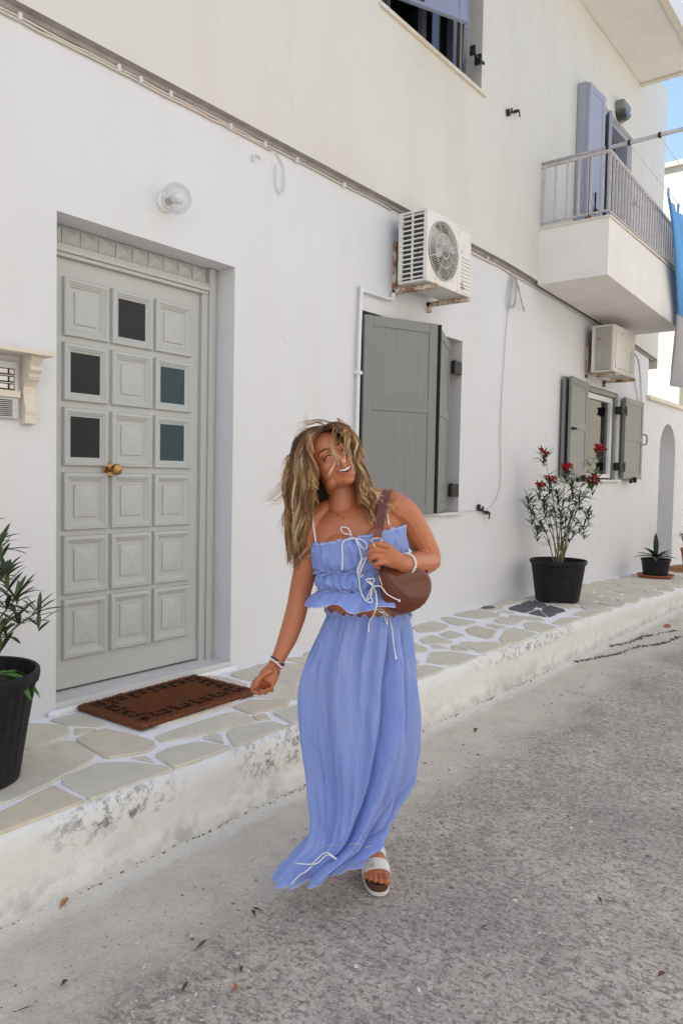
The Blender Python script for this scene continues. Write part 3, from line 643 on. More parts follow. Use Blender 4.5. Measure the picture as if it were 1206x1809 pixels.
# ---- balcony
bal = MB(); y1 = -.75; e_ = 2
x0, x1 = 7.2, 9.83
zb = lambda x: 3.41-.035*(x-7.2); zt = lambda x: 3.945-.006*(x-7.2)
for (xa, xb) in ((x0, x1),):
    bal.mi = 0
    P = [(xa, UY, zb(xa)), (xa, y1, zb(xa)), (xb, y1, zb(xb)), (xb, UY, zb(xb)), (xa, UY, zt(xa)), (xa, y1, zt(xa)), (xb, y1, zt(xb)), (xb, UY, zt(xb))]
    bal.add(P, [(0, 1, 2, 3), (0, 4, 5, 1), (1, 5, 6, 2), (2, 6, 7, 3), (4, 7, 6, 5)])
bo = bal.build('balcony', M['under'], house)
c_ = MB(); c_.box(x0-.015, x1+.015, y1-.015, y1+.10, 3.945, 3.965, .004, M=Matrix.Shear('XY', 4, (0, 0)) if False else None)
c_.box(x0-.015, x0+.10, y1+.10, UY-.001, 3.945, 3.965, .004); c_.build('balcony_coping', M['cream_marble'], bo)
def zr(x): return 4.565-.052*(x-7.2)
rl = MB()
for (a, b) in (((x0+.02, UY), (x0+.02, y1+.02)), ((x0+.02, y1+.02), (x1, y1+.02))):
    rl.tube([(a[0], a[1], zr(a[0])), (b[0], b[1], zr(b[0]))], .019, 8); rl.tube([(a[0], a[1], 4.015), (b[0], b[1], 4.015-.005*(b[0]-7.2))], .011, 6)
rl.build('hand_rail', M['rail'], bo)
for i in range(30):
    x = x0+.05+i*.0905
    if x > x1: break
    b = MB(); b.box(x-.009, x+.009, y1+.011, y1+.029, 4.02-.005*(x-7.2), zr(x)-.012); b.build('baluster', M['rail'], bo)
for i in range(6):
    y = UY-.03-i*.118
    b = MB(); b.box(x0+.011, x0+.029, y-.009, y+.009, 4.02, zr(x0)-.012); b.build('baluster', M['rail'], bo)
b = MB(); b.tube([(x0+.02, -.545, 3.97), (x0+.02, -.545, 4.55)], .009, 6); b.box(x0-.004, x0+.012, -.575, -.515, 3.955, 3.99, .003)
b.build('rusty_post', M['rust'], bo, label='thin rusty upright on the balcony end')
# balcony door: bluish shutters, opening
b = MB(); b.box(8.62, 8.68, -.02, .15, 4.0, 5.83, .004); b.box(9.88, 9.95, -.02, .15, 4.0, 5.83, .004); b.box(8.68, 9.88, -.02, .15, 5.76, 5.83, .004); b.build('balcony_door_frame', M['shut_lav'], house)
L, m4 = leafM((8.09, -.175), (8.53, -.19)); shutter(L, 3.98, 5.72, .04, M['shut_lav'], m4, 4.5, 3, 'lilac grey balcony shutter folded outward against the wall')
b = MB(); b.box(8.08, 8.105, -.155, -.06, 3.98, 5.735, .003); b.build('shutter', M['shut_lav'], house)
L, m4 = leafM((9.02, -.1), (9.12, .10)); shutter(.5, 4.0, 5.72, .04, M['shut_lav'], Matrix.Translation((8.84, -.16, 0)) @ Matrix.Rotation(R(38), 4, 'Z'), 4.5, 3, 'lilac grey balcony shutter standing half open')
for (x, z) in ((8.15, 4.33), (9.97, 5.0)):
    b = MB(); b.box(x-.02, x+.14, -.12, -.105, z-.012, z+.012, .003); b.box(x-.03, x-.01, -.13, UY, z-.03, z+.03, .003); b.build('shutter_catch', M['black'], house)
b = MB(); b.box(8.30, 8.315, -.215, -.20, 4.38, 4.62, .003); b.box(8.29, 8.33, -.24, -.19, 4.4, 4.43, .002); b.build('shutter_bolt', M['black'], house)

# ================================================================== FIXTURES on the wall
def cable(name, label, cat, runs, m, r=.006, clips=None, group=None):
    b = MB()
    for q in runs: b.tube(q, r, 6)
    o = b.build(name, m, None, smooth=True, label=label, cat=cat, group=group)
    for c__ in clips or []:
        k = MB(); k.box(c__[0]-.010, c__[0]+.010, -.028, -.0005, c__[1]-.016, c__[1]+.016, .004); k.build('cable_clip', M['white_cable'], o)
    return o
def wav(x0, x1, z, amp, st=.08, y=-.012):
    return [(x, y, (z if not callable(z) else z(x))+amp*math.sin(x*9)*.6+amp*rng.normal(0, .5)) for x in np.arange(x0, x1, st)]
cl = [(x, 3.437+random.uniform(-.008, .004)) for x in (1.79, 2.30, 2.43, 2.62, 3.05, 3.33, 3.62, 4.1, 5.7, 6.2)]
cable('cable_run', 'bundle of cream cables clipped under the ledge above the front door', 'cable',
      [wav(-1, 4.7, 3.437, .003), wav(-1, 3.45, 3.424, .003, y=-.011), wav(5.3, 7.0, lambda x: 3.435-.01*(x-5.3), .004), wav(5.6, 9.6, lambda x: zled(x)-.055, .004)], M['cable'], .0065, cl)
cable('cable_loop', 'thin cable loop dangling on the wall above the globe lamp', 'cable',
      [smooth_pts([(3.44, -.012, 3.42), (3.50, -.014, 3.36), (3.51, -.018, 3.27), (3.485, -.016, 3.195), (3.45, -.016, 3.20), (3.435, -.016, 3.27), (3.44, -.014, 3.35)]),
       smooth_pts([(3.25, -.010, 3.30), (3.24, -.012, 3.33), (3.27, -.012, 3.35), (3.31, -.010, 3.34)])], M['white_cable'], .0045)
cable('drop_cable', 'long thin white cable hanging down the wall between the two windows', 'cable',
      [smooth_pts([(6.70, -.03, 3.40), (6.66, -.014, 3.1), (6.62, -.012, 2.78), (6.58, -.012, 2.3), (6.565, -.012, 1.9), (6.60, -.012, 1.5), (6.56, -.012, 1.33), (6.42, -.012, 1.21), (6.25, -.012, 1.185), (6.0, -.012, 1.18), (5.84, -.012, 1.165)])], M['white_cable'], .0055)
b = MB(); pp = [(4.70, -.03, 2.83), (4.70, -.03, 2.80), (4.66, -.03, 2.775), (4.33, -.03, 2.77), (4.305, -.03, 2.745), (4.29, -.03, 2.2), (4.285, -.03, 1.2), (4.285, -.03, .35)]
b.tube(smooth_pts(pp, 4), .014, 8); o = b.build('drain_pipe', M['pvc'], None, smooth=True, label='thin white drain pipe running down beside the near window', cat='pipe')
for z in (2.19, 1.3, .7):
    b = MB(); b.box(4.265, 4.312, -.052, -.0005, z-.012, z+.012, .004); b.build('pipe_clip', M['pvc'], o)
# white ribbon of cloth knotted to the cable
b = MB(); b.ribbon(smooth_pts([(6.70, -.035, 3.40), (6.66, -.04, 3.32), (6.62, -.045, 3.20), (6.63, -.045, 3.09), (6.70, -.05, 3.12), (6.74, -.045, 3.25), (6.72, -.04, 3.39)]), .025, (1, -.3, 0), .003)
b.tube(smooth_pts([(6.73, -.04, 3.39), (6.82, -.045, 3.25), (6.93, -.045, 3.10)]), .009, 6)
b.build('ribbon', M['curtain'], None, label='strip of white ribbon tied to the cable near the balcony', cat='ribbon')
b = MB(); b.tube(smooth_pts([(10.25, -.01, 3.20), (10.5, -.02, 2.85), (10.72, -.02, 2.55), (10.82, -.02, 2.5), (10.85, -.02, 2.6), (10.7, -.01, 3.1), (10.4, -.01, 3.22)]), .010, 6)
b.build('cable_loop', M['white_cable'], None, label='white cable loop hanging past the far air conditioner', cat='cable')

# globe lamp
gl = empty('wall_lamp', (2.63, 0, 2.875), 'round clear glass globe lamp on the wall above the door', 'wall lamp')
b = MB(); b.lathe((2.60, -.001, 2.878), [(0, 0), (.052, 0), (.052, .012), (.040, .024), (.034, .028), (0, .028)], 28, axis=(0, -1, 0)); b.build('base', M['pvc'], gl, smooth='auto')
b = MB(); b.lathe((2.60, -.03, 2.878), [(0, 0), (.020, 0), (.020, .03), (.016, .032), (0, .032)], 18, axis=(0, -1, 0)); b.build('socket', M['alu'], gl, smooth='auto')
b = MB(); b.lathe((2.60, -.062, 2.878), [(.014, 0), (.018, .012), (.029, .035), (.031, .05), (.026, .066), (.012, .077), (0, .079)], 20, axis=(0, -1, 0)); b.build('bulb', M['pvc'], gl, smooth=True)
b = MB(); R0 = .078; b.lathe((2.60, -.098, 2.878), [(R0*math.sin(a), -R0*math.cos(a)) for a in np.linspace(.42, math.pi, 20)], 32, axis=(0, -1, 0), close_ends=False); b.build('glass_globe', M['clear'], gl, smooth=True)
# intercom under a marble shelf
it = empty('intercom', (1.66, 0, 1.8), 'door intercom panel with name buttons and speaker slots under the shelf', 'intercom')
b = MB(); b.box(1.50, 1.782, -.022, -.0005, 1.682, 1.935, .003); b.build('back_plate', M['alu'], it)
for i in range(3):
    z = 1.888-i*.033
    b = MB(); b.box(1.55, 1.762, -.0245, -.0225, z-.014, z+.014); b.build('button_frame', M['black'], it)
    b = MB(); b.box(1.56, 1.728, -.030, -.0248, z-.0095, z+.0095, .002); b.build('name_plate', M['pvc'], it)
    b = MB(); b.box(1.737, 1.757, -.030, -.0248, z-.0095, z+.0095, .002); b.build('call_button', M['cream_marble'], it)
b = MB(); b.box(1.50, 1.786, -.034, -.0225, 1.775, 1.805, .003); b.build('name_strip', M['cream_marble'], it)
for i in range(9):
    z = 1.762-i*.0085
    b = MB(); b.box(1.50, 1.752, -.0245, -.0225, z-.002, z+.002); b.build('speaker_slot', M['black'], it)
sh = empty('marble_shelf', (1.7, 0, 1.97), 'small cream marble canopy shelf on a scrolled corbel left of the door', 'shelf')
b = MB(); b.box(1.35, 1.895, -.135, -.0005, 1.962, 1.984, .004); b.build('shelf_top', M['cream_marble'], sh)
prof = [(-.001, 1.962), (-.095, 1.962), (-.100, 1.945), (-.085, 1.93), (-.078, 1.925), (-.092, 1.915), (-.092, 1.90), (-.075, 1.888), (-.070, 1.885), (-.080, 1.872), (-.070, 1.858), (-.05, 1.85), (-.033, 1.83), (-.030, 1.80), (-.036, 1.77), (-.046, 1.74), (-.050, 1.72), (-.046, 1.70), (-.048, 1.665), (-.001, 1.66)]
b = MB(); b.loft([[(x, y, z) for y, z in prof] for x in (1.80, 1.856)]); b.build('corbel', M['cream_marble'], sh)

# black shutter hold-backs screwed to the wall
def holdback(x, z, y, rot, label):
    b = MB(); m4 = Matrix.Translation((x, y, z)) @ Matrix.Rotation(rot, 4, 'Y')
    b.box(-.10, .07, -.030, -.016, -.009, .009, .004, M=m4); b.box(-.11, -.085, -.036, -.008, -.03, .03, .004, M=m4); b.box(.045, .085, -.05, -.012, -.006, .02, .004, M=m4)
    b.box(.07, .085, -.055, -.045, -.05, .015, .003, M=m4); b.tube([m4 @ Vector((-.03, -.022, 0)), m4 @ Vector((-.03, 0, 0))], .011); b.box(-.04, -.02, -.034, -.02, -.005, .035, .003, M=m4)
    b.build('shutter_holdback', M['black'], None, label=label, cat='shutter catch', group='shutter catches on the wall')
holdback(6.24, 1.168, 0, R(20), 'black shutter catch on the lower wall right of the near window')
holdback(6.50, 4.82, UY, R(-22), 'black shutter catch alone on the cream upper wall')
# small bulkhead lamp on the upper wall over the balcony
bl = empty('bulkhead_lamp', (9.4, UY, 5.9), 'grey half round bulkhead lamp above the balcony door', 'wall lamp')
T = Matrix.Translation((9.40, UY-.002, 5.93))
b = MB(); R1 = .125; rings = []
for y_, k in ((0, 1.), (-.03, 1.03), (-.085, .97), (-.11, .80)):
    rings.append([T @ Vector((R1*1.12*k*math.cos(a), y_, -R1*k*math.sin(a)*1.0+.07)) for a in np.linspace(0, math.pi, 16)])
b.loft(rings); b.build('lamp_body', M['lampgrey'], bl)
b = MB(); b.box(9.28, 9.52, UY-.10, UY-.004, 6.002, 6.035, .01); b.build('hood', M['lampgrey'], bl)
rings = []
for y_, k in ((-.02, 1.06), (-.10, .86), (-.118, .78)):
    rings.append([T @ Vector((R1*1.1*k*math.cos(a), y_, -R1*k*math.sin(a)+.01)) for a in np.linspace(.25, math.pi-.25, 14)])
b = MB(); b.loft(rings); b.build('diffuser', M['glass'], bl)

# ---- air conditioners
def ac_unit(x0, x1, y0, y1, z0, z1, label, fan, mesh_side):
    a = empty('air_conditioner', ((x0+x1)/2, 0, z0), label, 'air conditioner', 'outdoor air conditioners on the wall')
    t = .018; W = x1-x0; fx1 = x0+.70*W
    b = MB()
    # casing: top, bottom, right service side, front face with round hole
    b.box(x0, x1, y0, y1, z1-t, z1, .006); b.box(x0, x1, y0, y1, z0, z0+t, .006); b.box(fx1+.012, x1, y0, y1, z0+t, z1-t, .006)
    b.box(x0, x0+.02, y0, y0+.03, z0+t, z1-t, .003); b.box(x0, x0+.02, y1-.035, y1, z0+t, z1-t, .003)
    yf = y0
    cx_, cz_ = (x0+fx1)/2, (z0+z1)/2; rr = min(W*.33, (z1-z0)*.43) if fan else 0
    if fan:
        n = 48; outer = []
        hw, hh = (fx1-x0)/2, (z1-z0)/2-t*.5
        for k in range(n):
            an = 2*math.pi*k/n; dx, dz = math.cos(an), math.sin(an); s = min(hw/abs(dx) if abs(dx) > 1e-6 else 9, hh/abs(dz) if abs(dz) > 1e-6 else 9)
            outer.append((cx_+dx*s, cz_+dz*s))
        inner = [(cx_+rr*math.cos(2*math.pi*k/n), cz_+rr*math.sin(2*math.pi*k/n)) for k in range(n)]
        b.loft([[(p[0], yf, p[1]) for p in outer], [(p[0], yf-.003, p[1]) for p in inner], [(p[0], yf+.03, p[1]) for p in inner]], cap0=False, cap1=False)
    else:
        b.box(x0+.02, fx1, yf-.001, yf+.01, z0+t, z1-t, .002)
        b.box(x0+.05, fx1-.02, yf-.012, yf-.002, z0+.05, z1-.06, .006)
    b.box(fx1-.008, fx1+.010, yf-.004, yf+.02, z0+.01, z1-.01, .003)
    o = b.build('casing', M['ac'], a)
    for i in range(9):
        z = z0+.05+i*(z1-z0)*.055
        b = MB(); b.box(fx1+.05, x1-.02, yf-.008, yf-.001, z, z+.012, .003); b.build('louvre', M['ac'], o)
    b = MB(); b.box(x0+.04, x0+.055, y0+.02, y1-.02, z0+.02, z1-.02) if mesh_side else b.box(x0+.045, x0+.06, y0+.03, y1-.02, z0+.02, z1-.02)
    b.box(x0+.06, fx1, y1-.03, y1-.02, z0+.02, z1-.02); b.build('coil', M['coil'], a)
    if mesh_side:
        b = MB(); n = 17
        for i in range(-n, n*2):
            for s in (1, -1):
                p = []
                for k in range(2):
                    pass
                # diagonal wires clipped to the side rectangle
                ya, za = y0+.02, z0+.02; w_, h_ = (y1-y0-.04), (z1-z0-.04); st = .028
                c0 = i*st
                pts = []
                for yy in (0, w_):
                    zz = c0+s*yy*1.5
                    pts.append((yy, zz))
                (ya0, za0), (ya1, za1) = pts
                def clipz(zv): return min(max(zv, 0), h_)
                if (za0 < 0 and za1 < 0) or (za0 > h_ and za1 > h_): continue
                if za1 != za0:
                    f = lambda zv: (zv-za0)/(za1-za0)*w_
                    q = []
                    for (yy, zz) in pts:
                        z2 = clipz(zz); q.append((f(z2) if z2 != zz else yy, z2))
                    b.tube([(x0+.004, ya+q[0][0], za+q[0][1]), (x0+.004, ya+q[1][0], za+q[1][1])], .0028, 4)
        b.build('side_mesh', M['ac'], a, kind=None)
    else:
        for i in range(14):
            z = z0+.035+i*(z1-z0-.07)/13
            b = MB(); b.box(x0-.004, x0+.012, y0+.03, y1-.004, z-.005, z+.005, .002); b.build('side_louvre', M['ac'], a)
        b = MB(); b.box(x0-.007, x0+.010, (y0+y1)/2-.006, (y0+y1)/2+.006, z0+.02, z1-.02, .002); b.build('side_bar', M['ac'], a)
    if fan:
        g = MB()
        for i in range(27):
            zz = -rr+.012+(2*rr-.024)*i/26; hx = math.sqrt(max(rr*rr-zz*zz, 0))
            if hx > .01: g.tube([(cx_-hx, yf-.012+.3*zz*zz, cz_+zz), (cx_, yf-.020+.3*zz*zz, cz_+zz), (cx_+hx, yf-.012+.3*zz*zz, cz_+zz)], .0019, 4)
        for k in range(8):
            an = math.pi*k/4+.39; g.tube([(cx_+.055*math.cos(an), yf-.022, cz_+.055*math.sin(an)), (cx_+rr*math.cos(an), yf-.008, cz_+rr*math.sin(an))], .0024, 4)
        for q in (.055, .12, rr-.004):
            g.tube([(cx_+q*math.cos(t_), yf-.020 if q < .1 else yf-.012, cz_+q*math.sin(t_)) for t_ in np.linspace(0, 2*math.pi, 33)], .0028, 4)
        g.build('fan_grille', M['ac'], a)
        f = MB(); f.lathe((cx_, yf+.09, cz_), [(0, 0), (.042, 0), (.045, .02), (.04, .055), (0, .06)], 20, axis=(0, -1, 0))
        for k in range(3):
            a0 = k*2*math.pi/3+.5; rings = []
            for t_ in np.linspace(0, 1, 6):
                rad = .04+(rr-.055)*t_; sp = .45+.25*t_; tw = .05
                rings.append([(cx_+rad*math.cos(a0+u*sp+t_*.35), yf+.05+u*tw, cz_+rad*math.sin(a0+u*sp+t_*.35)) for u in (-1, -.5, 0, .5, 1)])
            f.loft(rings, close=False)
        f.build('fan', M['alu'], a, smooth='auto')
    for x in (x0+.06, x1-.10):
        b = MB(); b.box(x, x+.035, y0-.04, -.001, z0-.045, z0-.010, .003); b.box(x, x+.035, -.03, -.0005, z0-.05, z0+.34 if x < x0+.1 else z0-.01, .003)
        if x > x0+.1: b.box(x, x+.035, -.03, -.0005, z0-.09, z0-.045, .003)
        b.build('bracket', M['bracket'], a)
    return a
ac_unit(4.665, 5.315, -.335, -.09, 2.872, 3.385, 'rust stained air conditioner with a round fan grille above the near window', True, False)
ac_unit(8.66, 9.42, -.345, -.09, 2.715, 3.245, 'cream air conditioner with mesh side tucked under the balcony', False, True)

# ---- clothes line
ck = MB(); ck.tube([(7.235, UY, 4.60), (7.235, -1.75, 4.60)], .019, 10); cp_ = ck.build('clothesline_pole', M['rail'], None, smooth=True, label='white metal clothesline pole projecting past the balcony rail', cat='pole')
for y in (-.9, -1.17, -.70):
    b = MB(); b.tube([(7.235, y-.012, 4.60), (7.235, y+.012, 4.60)], .026, 10); b.build('line_clamp', M['black'], cp_)
for y, lab in ((-.9, 'inner clothesline wire with the blue towel'), (-1.17, 'outer empty clothesline wire')):
    b = MB(); b.tube([(x, y, 4.59-.05*math.sin((x-7.235)/4.2*math.pi)) for x in np.linspace(7.235, 11.4, 14)], .004, 5); b.build('clothesline', M['white_cable'], None, label=lab, cat='clothesline', group='clothesline wires')
M['towel'] = mat('sky_blue_towel', (.16, .42, .78), .95, .2, 8, (.12, .35, .68), bump=.8, bscale=220)
M['towel_grey'] = mat('grey_towel', (.46, .42, .42), .95, .2, 8, bump=.8, bscale=220)
def cloth_sheet(name, m, x0, x1, y, ztop, zbot, corner, label, sag=.12):
    b = MB(); n, k = 50, 40; rings = []
    for j in range(k+1):
        t = j/k; row = []
        for i in range(n+1):
            s = i/n; x = x0+(x1-x0)*s
            # hangs from two pegs, corner falls away diagonally
            xx = x+(1-s)*corner*t**.8; z = ztop-sag*math.sin(math.pi*s)*(1-t)-(ztop-zbot)*t-.12*t*math.sin(s*9)*.3
            row.append((xx, y+.05*math.sin(s*16+t*1.3)*(.3+t)+.02*math.sin(s*37), z))
        rings.append(row)
    b.loft(rings, close=False)
    o = b.build(name, m, None, smooth=True, label=label, cat='towel')
    md = o.modifiers.new('s', 'SOLIDIFY'); md.thickness = .006
    return o
tw = cloth_sheet('towel', M['towel'], 8.60, 10.0, -.9, 4.53, 3.05, 1.02, 'bright blue towel pegged on the clothesline beyond the balcony')
for x, z in ((8.55, 4.55), (8.95, 4.50)):
    b = MB(); b.box(x-.006, x+.006, -.912, -.888, z-.05, z+.035, .003); b.box(x-.004, x+.012, -.908, -.892, z+.02, z+.05, .003); b.build('peg', M['towel'], tw)
cloth_sheet('towel', M['towel_grey'], 9.02, 9.9, -.93, 3.35, 2.58, .05, 'grey beige towel hanging below the blue one at the right edge', .02)

# ---- doormat with a meander border
mt = empty('doormat', (2.44, -.245, .30), 'brown coir doormat with dark meander border in front of the door', 'doormat')
MT = Matrix.Translation((2.458, -.262, .300)) @ Matrix.Rotation(R(1.5), 4, 'Z')
hw, hd = .378, .240
b = MB(); b.box(-hw, hw, -hd, hd, 0, .022, .006, c=(.16, .065, .028), M=MT); b.build('mat_base', M['coir'], mt, colname=True)
KEY = ["11110", "10010", "10110", "10000"]
def meander(u, v): return KEY[min(int(v*4), 3)][int(u*5) % 5] == '1'
fb = MB()
for i in range(21000):
    x, y = rng.uniform(-hw-.004, hw+.004), rng.uniform(-hd-.004, hd+.004)
    dx, dy = hw-abs(x), hd-abs(y); dd = min(dx, dy); dark = False
    if .042 < dd < .130:
        v = (dd-.042)/.088
        dark = meander(((x if dy < dx else y)/.128+50) % 1., v)
    base = (.026, .017, .013) if dark else (.235, .09, .037)
    k = rng.uniform(.8, 1.2); c__ = tuple(q*k for q in base)
    h = .028+rng.normal(0, .0022); h = h-.012*max(0, 1-dd/.012)**2
    lx, ly = rng.normal(0, .0022, 2); a = rng.uniform(0, 3.14); s = .0022
    if dd < .008: lx += math.copysign(.003, x) if dx < dy else 0; ly += math.copysign(.003, y) if dy <= dx else 0
    fb.add([MT @ Vector((x-s*math.cos(a), y-s*math.sin(a), .004)), MT @ Vector((x+s*math.cos(a), y+s*math.sin(a), .004)), MT @ Vector((x+lx+s*.6*math.cos(a), y+ly+s*.6*math.sin(a), h)), MT @ Vector((x+lx-s*.6*math.cos(a), y+ly-s*.6*math.sin(a), h))], [(0, 1, 2, 3)], c__)
fb.build('coir_fibres', M['coir'], mt, kind='stuff', colname=True)

# ---- garden wall with arch beyond the house, far houses
gw = empty('garden_wall', (13, 0, 0), 'low white wall with a capping and an arched gateway beyond the house', 'wall')
b = MB(); xa, xb, zt_, sp = 11.86, 12.74, 2.64, 1.93
b.add([(11.172, 0, 0), (xa, 0, 0), (xa, 0, zt_), (11.172, 0, zt_)], [(0, 1, 2, 3)]); b.add([(xb, 0, 0), (22, 0, 0), (22, 0, zt_), (xb, 0, zt_)], [(0, 1, 2, 3)])
n = 20; rad = (xb-xa)/2
for k in range(n):
    a0, a1 = math.pi-math.pi*k/n, math.pi-math.pi*(k+1)/n
    p0, p1 = ((xa+xb)/2+rad*math.cos(a0), sp+rad*math.sin(a0)), ((xa+xb)/2+rad*math.cos(a1), sp+rad*math.sin(a1))
    b.add([(p0[0], 0, p0[1]), (p1[0], 0, p1[1]), (p1[0], 0, zt_), (p0[0], 0, zt_)], [(0, 1, 2, 3)]); b.add([(p0[0], 0, p0[1]), (p1[0], 0, p1[1]), (p1[0], .42, p1[1]), (p0[0], .42, p0[1])], [(0, 1, 2, 3)])
for x in (xa, xb): b.add([(x, 0, 0), (x, .42, 0), (x, .42, sp), (x, 0, sp)], [(0, 1, 2, 3)])
b.add([(11.172, .42, 0), (22, .42, 0), (22, .42, zt_), (11.172, .42, zt_)], [(0, 1, 2, 3)])
b.build('arched_wall', M['wall'], gw)
b = MB(); b.box(11.12, 22, -.06, .48, 2.64, 2.70, .01); b.build('capping', M['cream_marble'], gw)
b = MB()
b.box(xa+.02, xa+.07, .05, .09, .2, 2.0, .004)
for z in (.3, 1.35, 1.5, 2.0): b.box(xa+.02, xa+.25, .055, .085, z, z+.07, .003)
for i in range(3): b.box(xa+.08+i*.06, xa+.12+i*.06, .06, .08, .3, 2.0, .003)
b.build('gate', M['cream_marble'], gw)
def hs(x0, x1, y0, y1, z1, label, wins=()):
    o = empty('house', ((x0+x1)/2, (y0+y1)/2, 0), label, 'house')
    b = MB(); b.box(x0, x1, y0, y1, -.05, z1); b.build('wall', M['sunwall'], o)
    b = MB(); b.box(x0-.06, x1+.06, y0-.06, y1+.06, z1, z1+.10, .01); b.build('roof_edge', M['sunwall'], o)
    for (x, y, z, wx, wy, hz) in wins:
        b = MB(); b.box(x-wx, x+wx, y-wy, y+wy, z, z+hz, .01); f_ = b.build('window', M['shut_lav'], o)
    return o
hs(16, 22, .8, 9, 7.72, 'sunlit cream house rising behind the garden wall')
hs(17.5, 26, -9, .4, 6.9, 'sunlit white house closing the far end of the street')

# unseen whitewashed row across the street, added to bounce light and block low sky
def bounce_house(x0, x1, z1, c, label):
    o = empty('house', ((x0+x1)/2, -9, 0), label, 'house', 'added unseen houses across the street')
    m = mat('pale_plaster', c, .95, .3, 1.5, tuple(v*.8 for v in c), bump=.2, coords='World')
    b = MB(); b.box(x0, x1, -12, -4.6, -.05, z1); b.build('wall', m, o)
    b = MB(); b.box(x0, x1, -12.1, -4.5, z1, z1+.12, .01); b.build('roof_edge', m, o)
    for x in np.arange(x0+1.2, x1-1, 2.3):
        for z in (1.2, 4.2):
            b = MB(); b.box(x-.5, x+.5, -4.60, -4.55, z, z+1.4, .01); b.build('window', M['shut'], o)
bounce_house(-13, -3.2, 6.6, (.55, .53, .51), 'added unseen whitewashed house across the street behind the photographer')
bounce_house(-3.1, 6.4, 7.0, (.55, .53, .51), 'added unseen taller whitewashed house across the street behind the photographer')
bounce_house(6.5, 17, 6.4, (.55, .53, .51), 'added unseen whitewashed house across the street facing the balcony')

# ---- pots and plants
def pot(name, x, y, z, rt, rb, h, label, cat='plant pot', m=None, flutes=28, soil=True, group=None, lip=.03):
    o = empty(name, (x, y, z), label, cat, group)
    b = MB(); n = flutes*6; rings = []
    for (r, zz, fl) in ((rb*.92, 0, 0), (rb, .008, 0), (rb+.002, .02, .3), (rb+(rt-rb)*.45, h*.5, 1), (rt*.945, h-lip*1.9, 1), (rt*.95, h-lip*1.6, 0), (rt*.965, h-lip*1.5, 0), (rt, h-lip*1.3, 0), (rt*1.02, h-lip*.6, 0), (rt*1.015, h-.005, 0), (rt*.995, h, 0), (rt*.955, h-.004, 0), (rt*.945, h-.03, 0), (rt*.90, h-.09, 0)):
        rings.append([(x+(r-(.004*fl if int(k/3) % 2 else 0))*math.cos(2*math.pi*k/n), y+(r-(.004*fl if int(k/3) % 2 else 0))*math.sin(2*math.pi*k/n), z+zz) for k in range(n)])
    b.loft(rings, cap1=False); b.build('pot_body', m or M['pot'], o, smooth='auto')
    b = MB(); P = [(x, y, z+h-.05)]+[(x+rt*.94*math.cos(a), y+rt*.94*math.sin(a), z+h-.055+.006*math.sin(a*7)) for a in np.linspace(0, 2*math.pi, 40, endpoint=False)]
    b.add(P, [(0, i+1, (i+1) % 40+1) for i in range(40)]); b.build('soil', M['soil'], o, smooth=True)
    return o
def leaf(mb, p, d, L, wd, up=Vector((0, 0, 1)), c=(.06, .10, .03), droop=.25, fold=.15):
    d = Vector(d).normalized(); s = d.cross(up); s = s.normalized() if s.length > .05 else d.orthogonal().normalized(); nn = s.cross(d)
    P = []; n = 5
    for i in range(n+1):
        t = i/n; wdt = wd*math.sin(math.pi*min(t*.92+.06, 1))**.75*.5 if i < n else 0.0004
        c0 = Vector(p)+d*L*t-Vector((0, 0, 1))*droop*L*t*t
        P += [c0-s*wdt+nn*wdt*fold*2, c0, c0+s*wdt+nn*wdt*fold*2]
    F = []
    for i in range(n):
        a = i*3; F += [(a, a+1, a+4, a+3), (a+1, a+2, a+5, a+4)]
    mb.add(P, F, c)
class LeafSink:
    def __init__(s, par): s.par = par
    def add(s, P, F, c): b = MB(); b.add(P, F, c); b.build('leaf', M['leaf'], s.par, colname=True)
def greens(): return random.choice([(.04, .07, .03), (.055, .09, .035), (.085, .13, .05), (.035, .05, .028), (.12, .16, .065), (.06, .09, .04)])
